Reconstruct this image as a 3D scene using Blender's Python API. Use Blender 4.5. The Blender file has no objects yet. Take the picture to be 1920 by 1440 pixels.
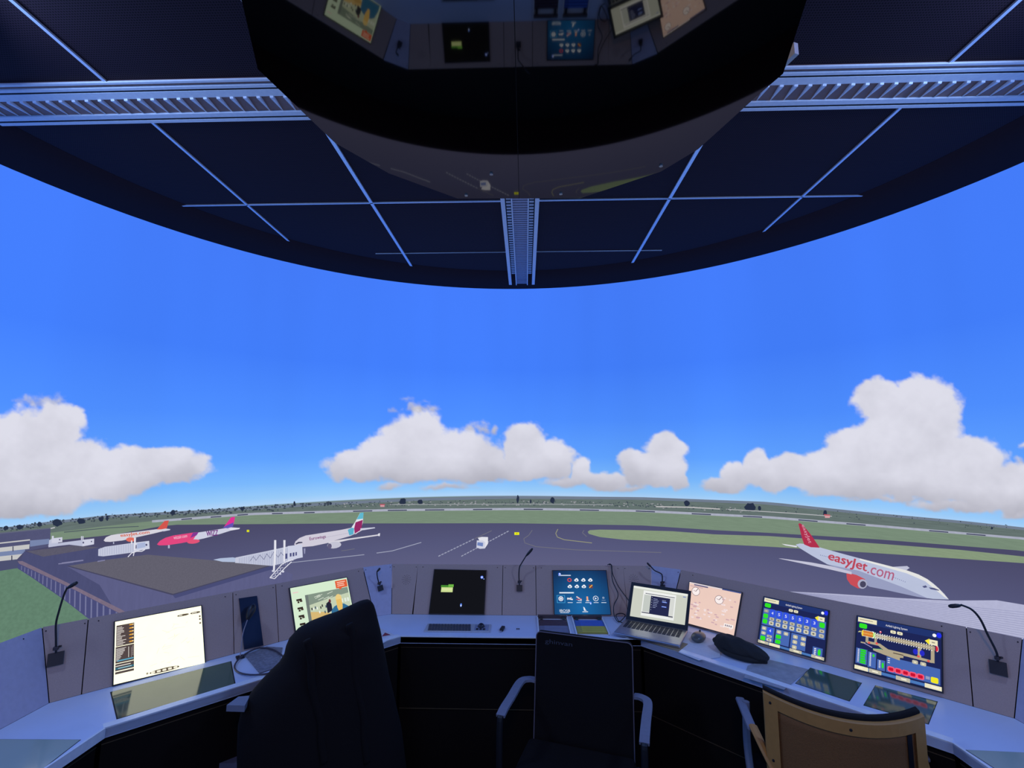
import bpy, bmesh, math, random
import numpy as np
from mathutils import Vector, Matrix
random.seed(4)
PI = math.pi
sc = bpy.context.scene

# ------------------------------------------------------------------ camera, world, lights, exposure
F, PITCH, YAW, EYE = 880.0, 0.133, 0.0285, 1.65
cam_d = bpy.data.cameras.new('camera'); cam_d.sensor_width = 36; cam_d.lens = F / 1920 * 36
cam_d.clip_start = 0.02; cam_d.clip_end = 100
cam = bpy.data.objects.new('camera', cam_d); sc.collection.objects.link(cam)
cam.location = (0, 0, EYE); cam.rotation_euler = (PI / 2 + PITCH, 0, YAW)
sc.camera = cam
w = bpy.data.worlds.new('world'); sc.world = w; w.use_nodes = True
w.node_tree.nodes['Background'].inputs[0].default_value = (0.01, 0.012, 0.02, 1)
w.node_tree.nodes['Background'].inputs[1].default_value = 0.3
sc.view_settings.view_transform = 'Standard'; sc.view_settings.look = 'None'
sc.view_settings.gamma = 1; sc.view_settings.use_curve_mapping = False
sc.view_settings.exposure = 0.0
def area(name, loc, target, size, power, col):
    d = bpy.data.lights.new(name, 'AREA'); d.shape = 'DISK'; d.size = size; d.energy = power; d.color = col
    o = bpy.data.objects.new(name, d); sc.collection.objects.link(o); o.location = loc
    o.rotation_euler = (Vector(target) - Vector(loc)).to_track_quat('-Z', 'Y').to_euler()
    return o
area('room_lamp', (0.1, -0.95, 2.95), (0.25, 1.3, 0.7), 0.35, 10.0, (1.0, 0.70, 0.38))
for x in (-2.05, 1.99): area('desk_fill', (x, 1.25, 3.1), (x * 0.3, 2.3, 0.75), 0.3, 15, (0.33, 0.52, 1.0))  # unseen blue fill lights, added to brighten the desks

# ------------------------------------------------------------------ helpers
def s2l(c):
    r = []
    for v in c[:3]:
        v = v / 255.0
        r.append(v / 12.92 if v <= 0.04045 else ((v + 0.055) / 1.055) ** 2.4)
    return tuple(r)
def link(o): sc.collection.objects.link(o); return o
MATS = {}
def mat(name, col, rough=0.6, metal=0.0, bump=0.0, scale=60, var=0.12, spec=0.5, coat=0.0):
    if name in MATS: return MATS[name]
    m = bpy.data.materials.new(name); m.use_nodes = True; nt = m.node_tree; b = nt.nodes['Principled BSDF']
    l = col if max(col) <= 1 else s2l(col)
    tc = nt.nodes.new('ShaderNodeTexCoord'); nz = nt.nodes.new('ShaderNodeTexNoise')
    nz.inputs['Scale'].default_value = scale; nz.inputs['Detail'].default_value = 4
    nt.links.new(tc.outputs['Object'], nz.inputs['Vector'])
    mx = nt.nodes.new('ShaderNodeMix'); mx.data_type = 'RGBA'
    mx.inputs[6].default_value = tuple(v * (1 - var) for v in l) + (1,)
    mx.inputs[7].default_value = tuple(min(1, v * (1 + var)) for v in l) + (1,)
    nt.links.new(nz.outputs['Fac'], mx.inputs[0]); nt.links.new(mx.outputs[2], b.inputs['Base Color'])
    b.inputs['Roughness'].default_value = rough; b.inputs['Metallic'].default_value = metal
    b.inputs['Specular IOR Level'].default_value = spec; b.inputs['Coat Weight'].default_value = coat
    b.inputs['Coat Roughness'].default_value = 0.05
    if bump:
        bp = nt.nodes.new('ShaderNodeBump'); bp.inputs['Strength'].default_value = bump; bp.inputs['Distance'].default_value = 0.002
        nt.links.new(nz.outputs['Fac'], bp.inputs['Height']); nt.links.new(bp.outputs[0], b.inputs['Normal'])
    MATS[name] = m; return m
def glow(col, var=0.0, scale=(40, 40, 40), name=None, strength=1.0):
    """light given off by a screen, with an optional mottled pattern"""
    key = 'light_%d_%d_%d_%g' % (*[int(c) for c in col[:3]], var)
    if name: key = name
    if key in MATS: return MATS[key]
    m = bpy.data.materials.new(key); m.use_nodes = True; nt = m.node_tree; nt.nodes.clear()
    out = nt.nodes.new('ShaderNodeOutputMaterial'); em = nt.nodes.new('ShaderNodeEmission')
    em.inputs[0].default_value = s2l(col) + (1,); em.inputs[1].default_value = strength
    nt.links.new(em.outputs[0], out.inputs[0])
    if var:
        tc = nt.nodes.new('ShaderNodeTexCoord'); mp = nt.nodes.new('ShaderNodeMapping'); nz = nt.nodes.new('ShaderNodeTexNoise')
        mp.inputs['Scale'].default_value = scale; nz.inputs['Scale'].default_value = 1; nz.inputs['Detail'].default_value = 5
        nt.links.new(tc.outputs['Object'], mp.inputs[0]); nt.links.new(mp.outputs[0], nz.inputs['Vector'])
        mr = nt.nodes.new('ShaderNodeMapRange'); mr.inputs['From Min'].default_value = 0.25; mr.inputs['From Max'].default_value = 0.75
        mr.inputs['To Min'].default_value = 1 - var; mr.inputs['To Max'].default_value = 1 + var
        nt.links.new(nz.outputs['Fac'], mr.inputs[0])
        mu = nt.nodes.new('ShaderNodeMath'); mu.operation = 'MULTIPLY'; mu.inputs[1].default_value = strength
        nt.links.new(mr.outputs[0], mu.inputs[0]); nt.links.new(mu.outputs[0], em.inputs[1])
    MATS[key] = m; return m
def thing(name, label, cat, loc=(0, 0, 0), rz=0.0, group=None):
    o = link(bpy.data.objects.new(name, None)); o.location = loc; o.rotation_euler = (0, 0, rz)
    o.empty_display_size = 0.05
    return tag(o, label, cat, group)
def tag(o, label, cat, group=None):
    o['label'] = label; o['category'] = cat
    if group: o['group'] = group
    return o
def finish(name, me, m, parent, smooth=False):
    for x in (m if isinstance(m, (list, tuple)) else [m]): me.materials.append(x)
    if smooth:
        for p in me.polygons: p.use_smooth = True
    o = link(bpy.data.objects.new(name, me))
    if parent is not None: o.parent = parent
    return o
def obj(name, bm, m, parent=None, smooth=False):
    """link a bmesh as one object; world-space shapes are moved into the parent's space"""
    me = bpy.data.meshes.new(name)
    bmesh.ops.recalc_face_normals(bm, faces=bm.faces)
    bm.to_mesh(me); bm.free()
    o = finish(name, me, m, parent, smooth)
    return o
def wobj(name, bm, m, parent, smooth=False):
    """same, for a shape given in room coordinates"""
    M = Matrix.Translation(parent.location) @ parent.rotation_euler.to_matrix().to_4x4()
    if parent.parent is not None:
        g = parent.parent; M = Matrix.Translation(g.location) @ g.rotation_euler.to_matrix().to_4x4() @ M
    bm.transform(M.inverted()); return obj(name, bm, m, parent, smooth)
def bm_(): return bmesh.new()
def box(bm, c, s, rz=0.0, bevel=0.0, rx=0.0):
    r = bmesh.ops.create_cube(bm, size=1.0); vs = r['verts']
    bmesh.ops.scale(bm, vec=s, verts=vs)
    if bevel:
        es = list({e for v in vs for e in v.link_edges})
        g = bmesh.ops.bevel(bm, geom=es, offset=bevel, segments=2, affect='EDGES', profile=0.5)
        vs = list({v for f in g['faces'] for v in f.verts} | {v for v in vs if v.is_valid})
    M = Matrix.Translation(c) @ Matrix.Rotation(rz, 4, 'Z') @ Matrix.Rotation(rx, 4, 'X')
    bmesh.ops.transform(bm, matrix=M, verts=vs); return vs
def prism(bm, pts, n):
    """closed polygon of 3d points pushed along vector n"""
    a = [bm.verts.new(p) for p in pts]; b = [bm.verts.new(Vector(p) + Vector(n)) for p in pts]
    bm.faces.new(a); bm.faces.new(b[::-1])
    for i in range(len(a)): bm.faces.new([a[i], b[i], b[(i + 1) % len(a)], a[(i + 1) % len(a)]])
def tube(bm, pts, r, seg=10, closed=False, flat=1.0):
    P = [Vector(p) for p in pts]; rings = []; n = len(P)
    R = r if isinstance(r, (list, tuple)) else [r] * n
    up = None
    for i, p in enumerate(P):
        if closed: t = (P[(i + 1) % n] - P[i - 1]).normalized()
        else: t = (P[min(i + 1, n - 1)] - P[max(i - 1, 0)]).normalized()
        if up is None: up = t.orthogonal().normalized()
        up = (up - t * up.dot(t)).normalized(); sd = t.cross(up)
        rings.append([bm.verts.new(p + (up * math.cos(a) * R[i] + sd * math.sin(a) * R[i] * flat)) for a in [2 * PI * k / seg for k in range(seg)]])
    m = n if closed else n - 1
    for i in range(m):
        A, B = rings[i], rings[(i + 1) % n]
        for k in range(seg): bm.faces.new([A[k], A[(k + 1) % seg], B[(k + 1) % seg], B[k]])
    if not closed: bm.faces.new(rings[0][::-1]); bm.faces.new(rings[-1])
def spline(pts, n=8):
    P = [Vector(p) for p in pts]; P = [2 * P[0] - P[1]] + P + [2 * P[-1] - P[-2]]; out = []
    for i in range(1, len(P) - 2):
        for k in range(n):
            t = k / n; a, b, c, d = P[i - 1:i + 3]
            out.append(0.5 * ((2 * b) + (c - a) * t + (2 * a - 5 * b + 4 * c - d) * t * t + (3 * b - a - 3 * c + d) * t ** 3))
    out.append(P[-2]); return out
def ellipsoid(bm, c, r, rz=0, seg=20, noise=0.0, rx=0):
    g = bmesh.ops.create_uvsphere(bm, u_segments=seg, v_segments=seg // 2 + 2, radius=1)
    for v in g['verts']:
        k = 1 + noise * (math.sin(v.co.x * 5 + 1) * math.cos(v.co.y * 6) + 0.5 * math.sin(v.co.z * 9 + v.co.x * 11))
        v.co = Vector((v.co.x * r[0], v.co.y * r[1], v.co.z * r[2])) * k
    bmesh.ops.transform(bm, matrix=Matrix.Translation(c) @ Matrix.Rotation(rz, 4, 'Z') @ Matrix.Rotation(rx, 4, 'X'), verts=g['verts'])

# sight lines from the survey point: they give where a measured point meets a known surface of the room
CP, SP, CY, SY = math.cos(PITCH), math.sin(PITCH), math.cos(YAW), math.sin(YAW)
def ray(u, v):
    a = (u - 960) / F; b = (720 - v) / F
    d0, d1, d2 = a, CP - b * SP, SP + b * CP
    return Vector((d0 * CY - d1 * SY, d0 * SY + d1 * CY, d2))
E0 = Vector((0, 0, EYE))
def on_z(u, v, z): r = ray(u, v); return E0 + r * ((z - EYE) / r.z)
def on_plane(u, v, p, n): r = ray(u, v); n = Vector(n); return E0 + r * ((Vector(p) - E0).dot(n) / r.dot(n))
SCX, SCY, SR = -0.06, 1.565, 3.02
LOWZ = 0.40
def on_screen(u, v, k=0):
    r = ray(u, v); R = SR - 0.003 * k
    a = r.x ** 2 + r.y ** 2; b = r.x * SCX + r.y * SCY; c = SCX ** 2 + SCY ** 2 - R * R
    return E0 + r * ((b + math.sqrt(b * b - a * c)) / a)

# ------------------------------------------------------------------ materials of the room
M_ceil = mat('perforated_black_metal', (0.016, 0.016, 0.024), 0.75, 0.0, spec=0.15)
def perforate(m, scale=95):
    nt = m.node_tree; b = nt.nodes['Principled BSDF']; tc = nt.nodes.new('ShaderNodeTexCoord'); vo = nt.nodes.new('ShaderNodeTexVoronoi')
    vo.inputs['Scale'].default_value = scale; vo.inputs['Randomness'].default_value = 0.0
    nt.links.new(tc.outputs['Object'], vo.inputs['Vector'])
    cr = nt.nodes.new('ShaderNodeValToRGB'); cr.color_ramp.elements[0].position = 0.32; cr.color_ramp.elements[1].position = 0.42
    cr.color_ramp.elements[0].color = (0.002, 0.001, 0.001, 1); cr.color_ramp.elements[1].color = (0.034, 0.018, 0.026, 1)
    nt.links.new(vo.outputs['Distance'], cr.inputs[0]); nt.links.new(cr.outputs[0], b.inputs['Base Color'])
perforate(M_ceil)
M_curt = mat('black_blackout_cloth', (0.034, 0.017, 0.018), 0.95, spec=0.1)
M_bar = mat('pale_grid_metal', (0.88, 0.90, 0.95), 0.5, 0.0)
M_tbar = mat('polished_grid_metal', (0.95, 0.95, 0.97), 0.32, 0.55)
M_brown = mat('dusty_brown_duct', (0.33, 0.2, 0.17), 0.7, bump=0.3)
M_drum = mat('polished_black_sheet', (0.155, 0.15, 0.14), 0.03, 1.0, scale=3, var=0.05)
M_panel = mat('grey_laminate_panel', (0.50, 0.34, 0.27), 0.6, bump=0.05, scale=300)
M_panelb = mat('light_blue_grey_panel', (0.50, 0.47, 0.58), 0.55)
M_gap = mat('black_gap', (0.008, 0.008, 0.01), 0.8)
M_desk = mat('pale_laminate', (0.66, 0.74, 0.92), 0.36, scale=8, var=0.05)
M_base = mat('black_laminate', (0.008, 0.005, 0.004), 0.7, spec=0.15)
M_trim = mat('brass_thread_trim', (0.09, 0.06, 0.03), 0.5)
M_floor = mat('dark_carpet', (0.012, 0.012, 0.015), 0.95, bump=0.6, scale=400)
M_blk = mat('black_plastic', (0.01, 0.01, 0.012), 0.45)
M_glass = mat('dark_green_glass', (0.07, 0.125, 0.085), 0.10, 0.0, scale=5, spec=0.7)
M_glass_refl = mat('green_glass_reflection', (0.42, 0.5, 0.42), 0.12, 0.0, scale=5, spec=0.7)  # room light reflected by the end insets, put into the base colour
M_alu = mat('aluminium', (0.5, 0.5, 0.53), 0.35, 0.85)
M_white = mat('white_paper', (0.7, 0.7, 0.72), 0.7)
M_cloth = mat('black_jacket_cloth', (0.010, 0.007, 0.007), 0.9, bump=0.5, scale=200, spec=0.2)
M_mesh = mat('black_chair_fabric', (0.007, 0.005, 0.005), 0.9, bump=0.5, scale=500, spec=0.2)

# ------------------------------------------------------------------ setting
def struct(o): o['kind'] = 'structure'; return o
bm = bm_(); bmesh.ops.create_circle(bm, cap_ends=True, radius=SR + 0.3, segments=96)
bmesh.ops.translate(bm, vec=(SCX, SCY, 0), verts=bm.verts); fl = obj('floor', bm, M_floor); struct(fl)
CZ = EYE + 1.6
bm = bm_(); bmesh.ops.create_circle(bm, cap_ends=True, radius=SR + 0.3, segments=96)
bmesh.ops.translate(bm, vec=(SCX, SCY, CZ), verts=bm.verts)
ex = bmesh.ops.extrude_face_region(bm, geom=bm.faces[:]); bmesh.ops.translate(bm, vec=(0, 0, 0.03), verts=[e for e in ex['geom'] if isinstance(e, bmesh.types.BMVert)])
ceil = obj('ceiling', bm, M_ceil); struct(ceil)
# black cloth ring closing the ceiling against the screen
bm = bm_(); N = 128; prev = None; first = None
prof = [(2.56, 0.0115), (2.62, -0.006), (2.75, -0.010), (2.9, -0.008), (SR - 0.002, -0.004)]
for i in range(N):
    a = 2 * PI * i / N; rg = [bm.verts.new((SCX + r * math.cos(a), SCY + r * math.sin(a), CZ + z - 0.012)) for r, z in prof]
    if prev:
        for k in range(len(prof) - 1): bm.faces.new([prev[k], rg[k], rg[k + 1], prev[k + 1]])
    else: first = rg
    prev = rg
for k in range(len(prof) - 1): bm.faces.new([prev[k], first[k], first[k + 1], prev[k + 1]])
struct(obj('trim_1', bm, M_curt, smooth=True))
# ceiling grid bars
def bar(x0, y0, x1, y1, wd):
    bm = bm_(); L = math.hypot(x1 - x0, y1 - y0)
    box(bm, ((x0 + x1) / 2, (y0 + y1) / 2, CZ - 0.004), (L, wd, 0.008), math.atan2(y1 - y0, x1 - x0)); o = obj('grid_bar', bm, M_tbar, ceil)
XL = [-1.845, -1.01, 0.94, 1.785]
for x in XL:
    ye = SCY + math.sqrt(2.60 ** 2 - (x - SCX) ** 2)
    bar(x, 2.08, x, ye, 0.020 if abs(x) < 1.2 else 0.014)
    ys = SCY - math.sqrt(2.55 ** 2 - (x - SCX) ** 2); bar(x, ys, x, 1.82, 0.015)
for y in (2.885,):
    xe = math.sqrt(2.6 ** 2 - (y - SCY) ** 2); bar(SCX - xe, y, -0.15, y, 0.009); bar(0.09, y, SCX + xe, y, 0.009)
for y in (3.70,):
    xe = math.sqrt(2.6 ** 2 - (y - SCY) ** 2) - .3; bar(SCX - xe, y, -0.15, y, 0.0007); bar(0.09, y, SCX + xe, y, 0.0007)
# troughs
def trough(axis, a0, a1, c0, c1, label, pitch):
    t = thing('ceiling_trough', label, 'ceiling duct', ((a0 + a1) / 2 if axis == 'x' else (c0 + c1) / 2, (c0 + c1) / 2 if axis == 'x' else (a0 + a1) / 2, CZ))
    def P(a, c, z): return (a, c, z) if axis == 'x' else (c, a, z)
    W = c1 - c0
    def slab(n, f0, f1, z0, z1, m):
        bm = bm_(); p0 = P(a0, c0 + W * f0, z0); p1 = P(a1, c0 + W * f1, z1)
        box(bm, [(p0[i] + p1[i]) / 2 for i in range(3)], [abs(p1[i] - p0[i]) for i in range(3)]); return wobj(n, bm, m, t)
    Z = CZ
    slab('back_plate', 0.0, 1.0, Z - 0.004, Z - 0.001, M_brown)
    for f0, f1 in ((0.0, 0.045), (0.12, 0.18), (0.225, 0.38), (0.77, 0.875), (0.925, 1.0)): slab('rail', f0, f1, Z - 0.012, Z - 0.004, M_bar)
    slab('slot', 0.18, 0.225, Z - 0.010, Z - 0.004, M_gap); slab('slot', 0.875, 0.925, Z - 0.010, Z - 0.004, M_gap)
    bm = bm_(); n = int((a1 - a0) / pitch)
    for i in range(n):
        a = a0 + (i + 0.5) * pitch
        p = [P(a - .008, c0 + W * .38, Z - .020), P(a + .008, c0 + W * .38, Z - .020), P(a + .001, c0 + W * .76, Z - .008), P(a - .001, c0 + W * .76, Z - .008)]
        q = [P(a - .008, c0 + W * .36, Z - .005), P(a + .008, c0 + W * .36, Z - .005), P(a + .001, c0 + W * .76, Z - .005), P(a - .001, c0 + W * .76, Z - .005)]
        va = [bm.verts.new(x) for x in p]; vb = [bm.verts.new(x) for x in q]
        bm.faces.new(va); bm.faces.new(vb[::-1])
        for k in range(4): bm.faces.new([va[k], vb[k], vb[(k + 1) % 4], va[(k + 1) % 4]])
    wobj('louvre', bm, M_bar, t)
    return t
trough('x', SCX - 2.55, SCX + 2.55, 1.82, 2.08, 'wide metal trough with fins crossing the dark ceiling from side to side', 0.062)
t = thing('ceiling_trough', 'short ribbed metal trough running from the glossy canopy to the top of the screen', 'ceiling duct', (-0.03, 3.6, CZ))
def cslab(n, x0, x1, m, z0=0.03, z1=0.0):
    bm = bm_(); box(bm, ((x0 + x1) / 2, (2.3 + 4.42) / 2, CZ - (z0 + z1) / 2), (x1 - x0, 2.12, z0 - z1)); return wobj(n, bm, m, t)
cslab('rail', -0.155, -0.128, M_bar); cslab('rail', 0.068, 0.095, M_bar); cslab('slot', -0.128, -0.085, M_gap, 0.01); cslab('slot', 0.025, 0.068, M_gap, 0.01)
cslab('rail', -0.088, -0.08, M_bar, .034); cslab('rail', 0.02, 0.028, M_bar, .034)
bm = bm_()
for i in range(66): box(bm, (-0.03, 2.32 + i * 0.032, CZ - 0.012), (0.1, 0.022, 0.02))
wobj('ribs', bm, mat('grey_ribbed_metal', (0.42, 0.38, 0.42), 0.5, 0.3), t)
def striped():
    m = mat('slotted_pale_metal', (0.88, 0.9, 0.95), 0.5); nt = m.node_tree; b = nt.nodes['Principled BSDF']; geo = nt.nodes.new('ShaderNodeNewGeometry'); sp = nt.nodes.new('ShaderNodeSeparateXYZ')
    nt.links.new(geo.outputs['Position'], sp.inputs[0]); d = nt.nodes.new('ShaderNodeMath'); d.operation = 'DIVIDE'; d.inputs[1].default_value = 0.041; nt.links.new(sp.outputs['Y'], d.inputs[0])
    f = nt.nodes.new('ShaderNodeMath'); f.operation = 'FRACT'; nt.links.new(d.outputs[0], f.inputs[0]); g = nt.nodes.new('ShaderNodeMath'); g.operation = 'GREATER_THAN'; g.inputs[1].default_value = 0.45; nt.links.new(f.outputs[0], g.inputs[0])
    mx = nt.nodes.new('ShaderNodeMix'); mx.data_type = 'RGBA'; mx.inputs[6].default_value = (.8, .83, .9, 1); mx.inputs[7].default_value = (.01, .01, .012, 1); nt.links.new(g.outputs[0], mx.inputs[0]); nt.links.new(mx.outputs[2], b.inputs['Base Color']); return m
M_st = striped()
for x in (-0.106, 0.046):
    bm = bm_(); box(bm, (x, 3.36, CZ - 0.0125), (0.03, 2.12, 0.006)); wobj('perforated_strip', bm, M_st, t)


# glossy canopy hanging above the operator
pl = [(0.0, 1.612), (0.205, 1.615), (0.45, 1.455), (0.53, 1.34), (0.60, 1.13), (0.63, 1.05), (0.575, 0.86), (0.50, 0.55), (0.36, 0.25), (0.15, 0.1),
      (-0.20, 0.1), (-0.41, 0.25), (-0.53, 0.55), (-0.575, 0.83), (-0.64, 1.0), (-0.60, 1.15), (-0.565, 1.28), (-0.45, 1.44), (-0.245, 1.605)]
dr = thing('hanging_canopy', 'large polished black polygonal canopy hanging from the ceiling and mirroring the monitors', 'canopy', (-0.025, 0.85, EYE + 0.9))
bm = bm_(); prism(bm, [(x, y, EYE + 0.9) for x, y in pl], (0, 0, 0.035))
bmesh.ops.recalc_face_normals(bm, faces=bm.faces); wobj('bottom_sheet', bm, M_drum, dr)
bm = bm_(); prism(bm, [(x * 0.96 - .001, 0.85 + (y - 0.85) * 0.96, EYE + 0.935) for x, y in pl], (0, 0, 0.55)); wobj('casing', bm, M_base, dr)
for x in (-0.02,):
    bm = bm_(); box(bm, (x, 0.86, EYE + 0.8995), (0.0016, 1.5, 0.0012)); wobj('seam', bm, M_base, dr)
for (x, y) in ((-0.11, 1.45), (0.13, 1.58), (-0.21, 1.58), (0.44, 1.42)):
    bm = bm_(); bmesh.ops.create_cone(bm, cap_ends=True, radius1=0.006, radius2=0.006, depth=0.004, segments=12); bmesh.ops.translate(bm, vec=(x, y, EYE + 0.898), verts=bm.verts)
    wobj('bolt', bm, M_alu, dr)
bm = bm_(); p = on_z(1477, 106, EYE + 0.95); box(bm, p, (0.012, 0.05, 0.03), 0.3); box(bm, p + Vector((0.004, 0.02, 0.012)), (0.03, 0.012, 0.01), 0.3); wobj('bracket', bm, M_bar, dr)

# ------------------------------------------------------------------ projection screen
def screen_material():
    m = bpy.data.materials.new('projected_sky'); m.use_nodes = True; nt = m.node_tree; nt.nodes.clear()
    out = nt.nodes.new('ShaderNodeOutputMaterial'); em = nt.nodes.new('ShaderNodeEmission'); geo = nt.nodes.new('ShaderNodeNewGeometry')
    sp = nt.nodes.new('ShaderNodeSeparateXYZ'); nt.links.new(geo.outputs['Position'], sp.inputs[0])
    mr = nt.nodes.new('ShaderNodeMapRange'); mr.inputs[1].default_value = 0.9; mr.inputs[2].default_value = 3.3
    nt.links.new(sp.outputs['Z'], mr.inputs[0])
    cr = nt.nodes.new('ShaderNodeValToRGB'); nt.links.new(mr.outputs[0], cr.inputs[0])
    e = cr.color_ramp.elements
    stops = [(0.0, (84, 84, 118)), (1.05, (88, 90, 118)), (1.06, (115, 135, 125)), (1.185, (110, 128, 128)), (1.19, (176, 210, 246)), (1.24, (152, 202, 248)), (1.36, (122, 184, 252)),
             (1.55, (96, 162, 255)), (1.9, (78, 142, 255)), (2.4, (66, 126, 250)), (3.25, (68, 124, 250))]
    e[0].position = 0; e[0].color = s2l(stops[0][1]) + (1,); e[1].position = 1; e[1].color = s2l(stops[-1][1]) + (1,)
    for z, c in stops[1:-1]:
        n = e.new((z - 0.9) / 2.4); n.color = s2l(c) + (1,)
    mp = nt.nodes.new('ShaderNodeMapping'); mp.inputs['Scale'].default_value = (1.1, 1.1, 0.15); nz = nt.nodes.new('ShaderNodeTexNoise'); nz.inputs['Scale'].default_value = 1.3
    nt.links.new(geo.outputs['Position'], mp.inputs[0]); nt.links.new(mp.outputs[0], nz.inputs['Vector'])
    m2 = nt.nodes.new('ShaderNodeMapRange'); m2.inputs[1].default_value = 0.3; m2.inputs[2].default_value = 0.7; m2.inputs[3].default_value = 0.95; m2.inputs[4].default_value = 1.04
    nt.links.new(nz.outputs['Fac'], m2.inputs[0]); nt.links.new(m2.outputs[0], em.inputs[1])
    nt.links.new(cr.outputs[0], em.inputs[0]); nt.links.new(em.outputs[0], out.inputs[0]); return m
bm = bm_(); N = 128
for z0_, z1_ in ((0.0, LOWZ - .002),):
    rg = [[bm.verts.new((SCX + SR * math.cos(2 * PI * i / N), SCY + SR * math.sin(2 * PI * i / N), z)) for z in (z0_, z1_)] for i in range(N)]
    for i in range(N): bm.faces.new([rg[i][0], rg[i][1], rg[(i + 1) % N][1], rg[(i + 1) % N][0]])
struct(obj('wall_front', bm, M_curt, smooth=True))
bm = bm_(); N = 256; rows = [LOWZ, 1.0, 2.0, CZ]
ring = [[bm.verts.new((SR * math.cos(2 * PI * i / N), SR * math.sin(2 * PI * i / N), z)) for z in rows] for i in range(N)]
for i in range(N):
    A, B = ring[i], ring[(i + 1) % N]
    for k in range(3): bm.faces.new([A[k], A[k + 1], B[k + 1], B[k]])
me = bpy.data.meshes.new('projection_screen'); bm.to_mesh(me); bm.free()
SCRN = finish('projection_screen', me, screen_material(), None, True); SCRN.location = (SCX, SCY, 0)
tag(SCRN, 'huge curved projection screen around the console showing blue sky, clouds and an airfield', 'projection screen')

def shape(name, polys, m, k, parent=None, step=14, org=None):
    """flat picture shapes laid on the curved screen; polys in picture units, m one material or one per polygon"""
    bm = bm_(); ms = m if isinstance(m, list) else [m] * len(polys)
    mats = []; 
    for x in ms:
        if x not in mats: mats.append(x)
    for i, p in enumerate(polys):
        vs = [bm.verts.new((q[0], q[1], 0)) for q in p]
        try: f = bm.faces.new(vs)
        except ValueError: continue
        f.material_index = mats.index(ms[i])
    us = [v.co.x for v in bm.verts]; a, b = min(us), max(us)
    bmesh.ops.triangulate(bm, faces=bm.faces[:])
    x = a + step
    while x < b:
        bmesh.ops.bisect_plane(bm, geom=bm.verts[:] + bm.edges[:] + bm.faces[:], plane_co=(x, 0, 0), plane_no=(1, 0, 0), dist=1e-4); x += step
    org = Vector(org) if org is not None else Vector((0, 0, 0))
    if parent is not None: org = parent_world(parent)
    for v in bm.verts:
        q = on_screen(v.co.x, v.co.y, k); q.z = max(q.z, LOWZ); v.co = q - org
    me = bpy.data.meshes.new(name); bm.to_mesh(me); bm.free()
    return finish(name, me, mats, parent)
def parent_world(p):
    v = Vector(p.location); q = p.parent
    while q is not None: v = v + Vector(q.location); q = q.parent
    return v
_txt = {}
def text_shape(s):
    if s in _txt: return _txt[s]
    c = bpy.data.curves.new('letters', 'FONT'); c.body = s; c.resolution_u = 3
    o = bpy.data.objects.new('letters', c); me = o.to_mesh()
    V = [(v.co.x, v.co.y) for v in me.vertices]; Fc = [tuple(p.vertices) for p in me.polygons]
    o.to_mesh_clear(); bpy.data.objects.remove(o); bpy.data.curves.remove(c)
    xs = [v[0] for v in V]; ys = [v[1] for v in V]
    x0, x1, y0, y1 = min(xs), max(xs), min(ys), max(ys)
    V = [((x - x0) / (x1 - x0), 1 - (y - y0) / (y1 - y0)) for x, y in V]
    _txt[s] = (V, Fc); return _txt[s]
def quad_map(q, x, y):
    (a, b, c, d) = [Vector(p) for p in q]
    return (a * (1 - x) + b * x) * (1 - y) + (d * (1 - x) + c * x) * y
def letters(name, s, q, m, k, parent, fat=0.0):
    V, Fc = text_shape(s); org = parent_world(parent) if parent is not None else Vector((0, 0, 0))
    me = bpy.data.meshes.new(name)
    P = [quad_map([(*c, 0) for c in q], x, y) for x, y in V]
    vv = [tuple(on_screen(p.x, p.y, k) - org) for p in P]; ff = list(Fc)
    if fat:
        n = len(V)
        for dx, dy in ((fat, 0), (-fat, 0), (0, fat)):
            b = len(vv); vv += [tuple(on_screen(p.x + dx, p.y + dy, k) - org) for p in P]; ff += [tuple(i + b for i in f) for f in Fc]
    me.from_pydata(vv, [], ff)
    return finish(name, me, m, parent)

# horizon and bands
def interp(tab):
    xs = [a for a, b in tab]; ys = [b for a, b in tab]
    return lambda u: float(np.interp(u, xs, ys))
H = interp([(-60, 998), (0, 990), (100, 977), (200, 966), (400, 955), (600, 943), (780, 934), (960, 930), (1200, 932), (1440, 941), (1642, 962), (1800, 976), (1920, 989), (1990, 998)])
RW = interp([(270, 978), (467, 963), (733, 955.5), (960, 953.5), (1040, 954), (1200, 957), (1440, 969), (1642, 985), (1920, 1009), (1990, 1016)])
AP = interp([(210, 1003), (317, 984), (633, 981.5), (960, 981), (1200, 985), (1340, 994), (1440, 999), (1642, 1011), (1920, 1033), (1990, 1040)])
def v_at(u, z):
    lo, hi = 300.0, 6000.0
    for _ in range(40):
        m = (lo + hi) / 2
        if on_screen(u, m, 3).z > z: lo = m
        else: hi = m
    return lo
def widen(f, a=0, b=1920):
    za, zb = on_screen(a, f(a), 3).z, on_screen(b, f(b), 3).z
    return lambda u: f(u) if a <= u <= b else v_at(u, za if u < a else zb)
H = widen(H); RW = widen(RW, 285); AP = widen(AP, 210)
U0, U1 = -1300, 3200
def band(u0, u1, f, g, n=60):
    us = [u0 + (u1 - u0) * i / n for i in range(n + 1)]
    return [[(a, f(a)), (b, f(b)), (b, g(b)), (a, g(a))] for a, b in zip(us[:-1], us[1:])]
G_far = glow((100, 114, 112), 0.16, (9, 9, 160), 'projected_far_land')
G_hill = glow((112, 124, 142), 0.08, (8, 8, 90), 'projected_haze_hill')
G_grass = glow((120, 140, 121), 0.07, (10, 10, 120), 'projected_grass')
G_grass2 = glow((134, 152, 124), 0.07, (20, 20, 160), 'projected_island_grass')
G_grass3 = glow((98, 130, 110), 0.10, (60, 60, 60), 'projected_near_grass')
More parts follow.
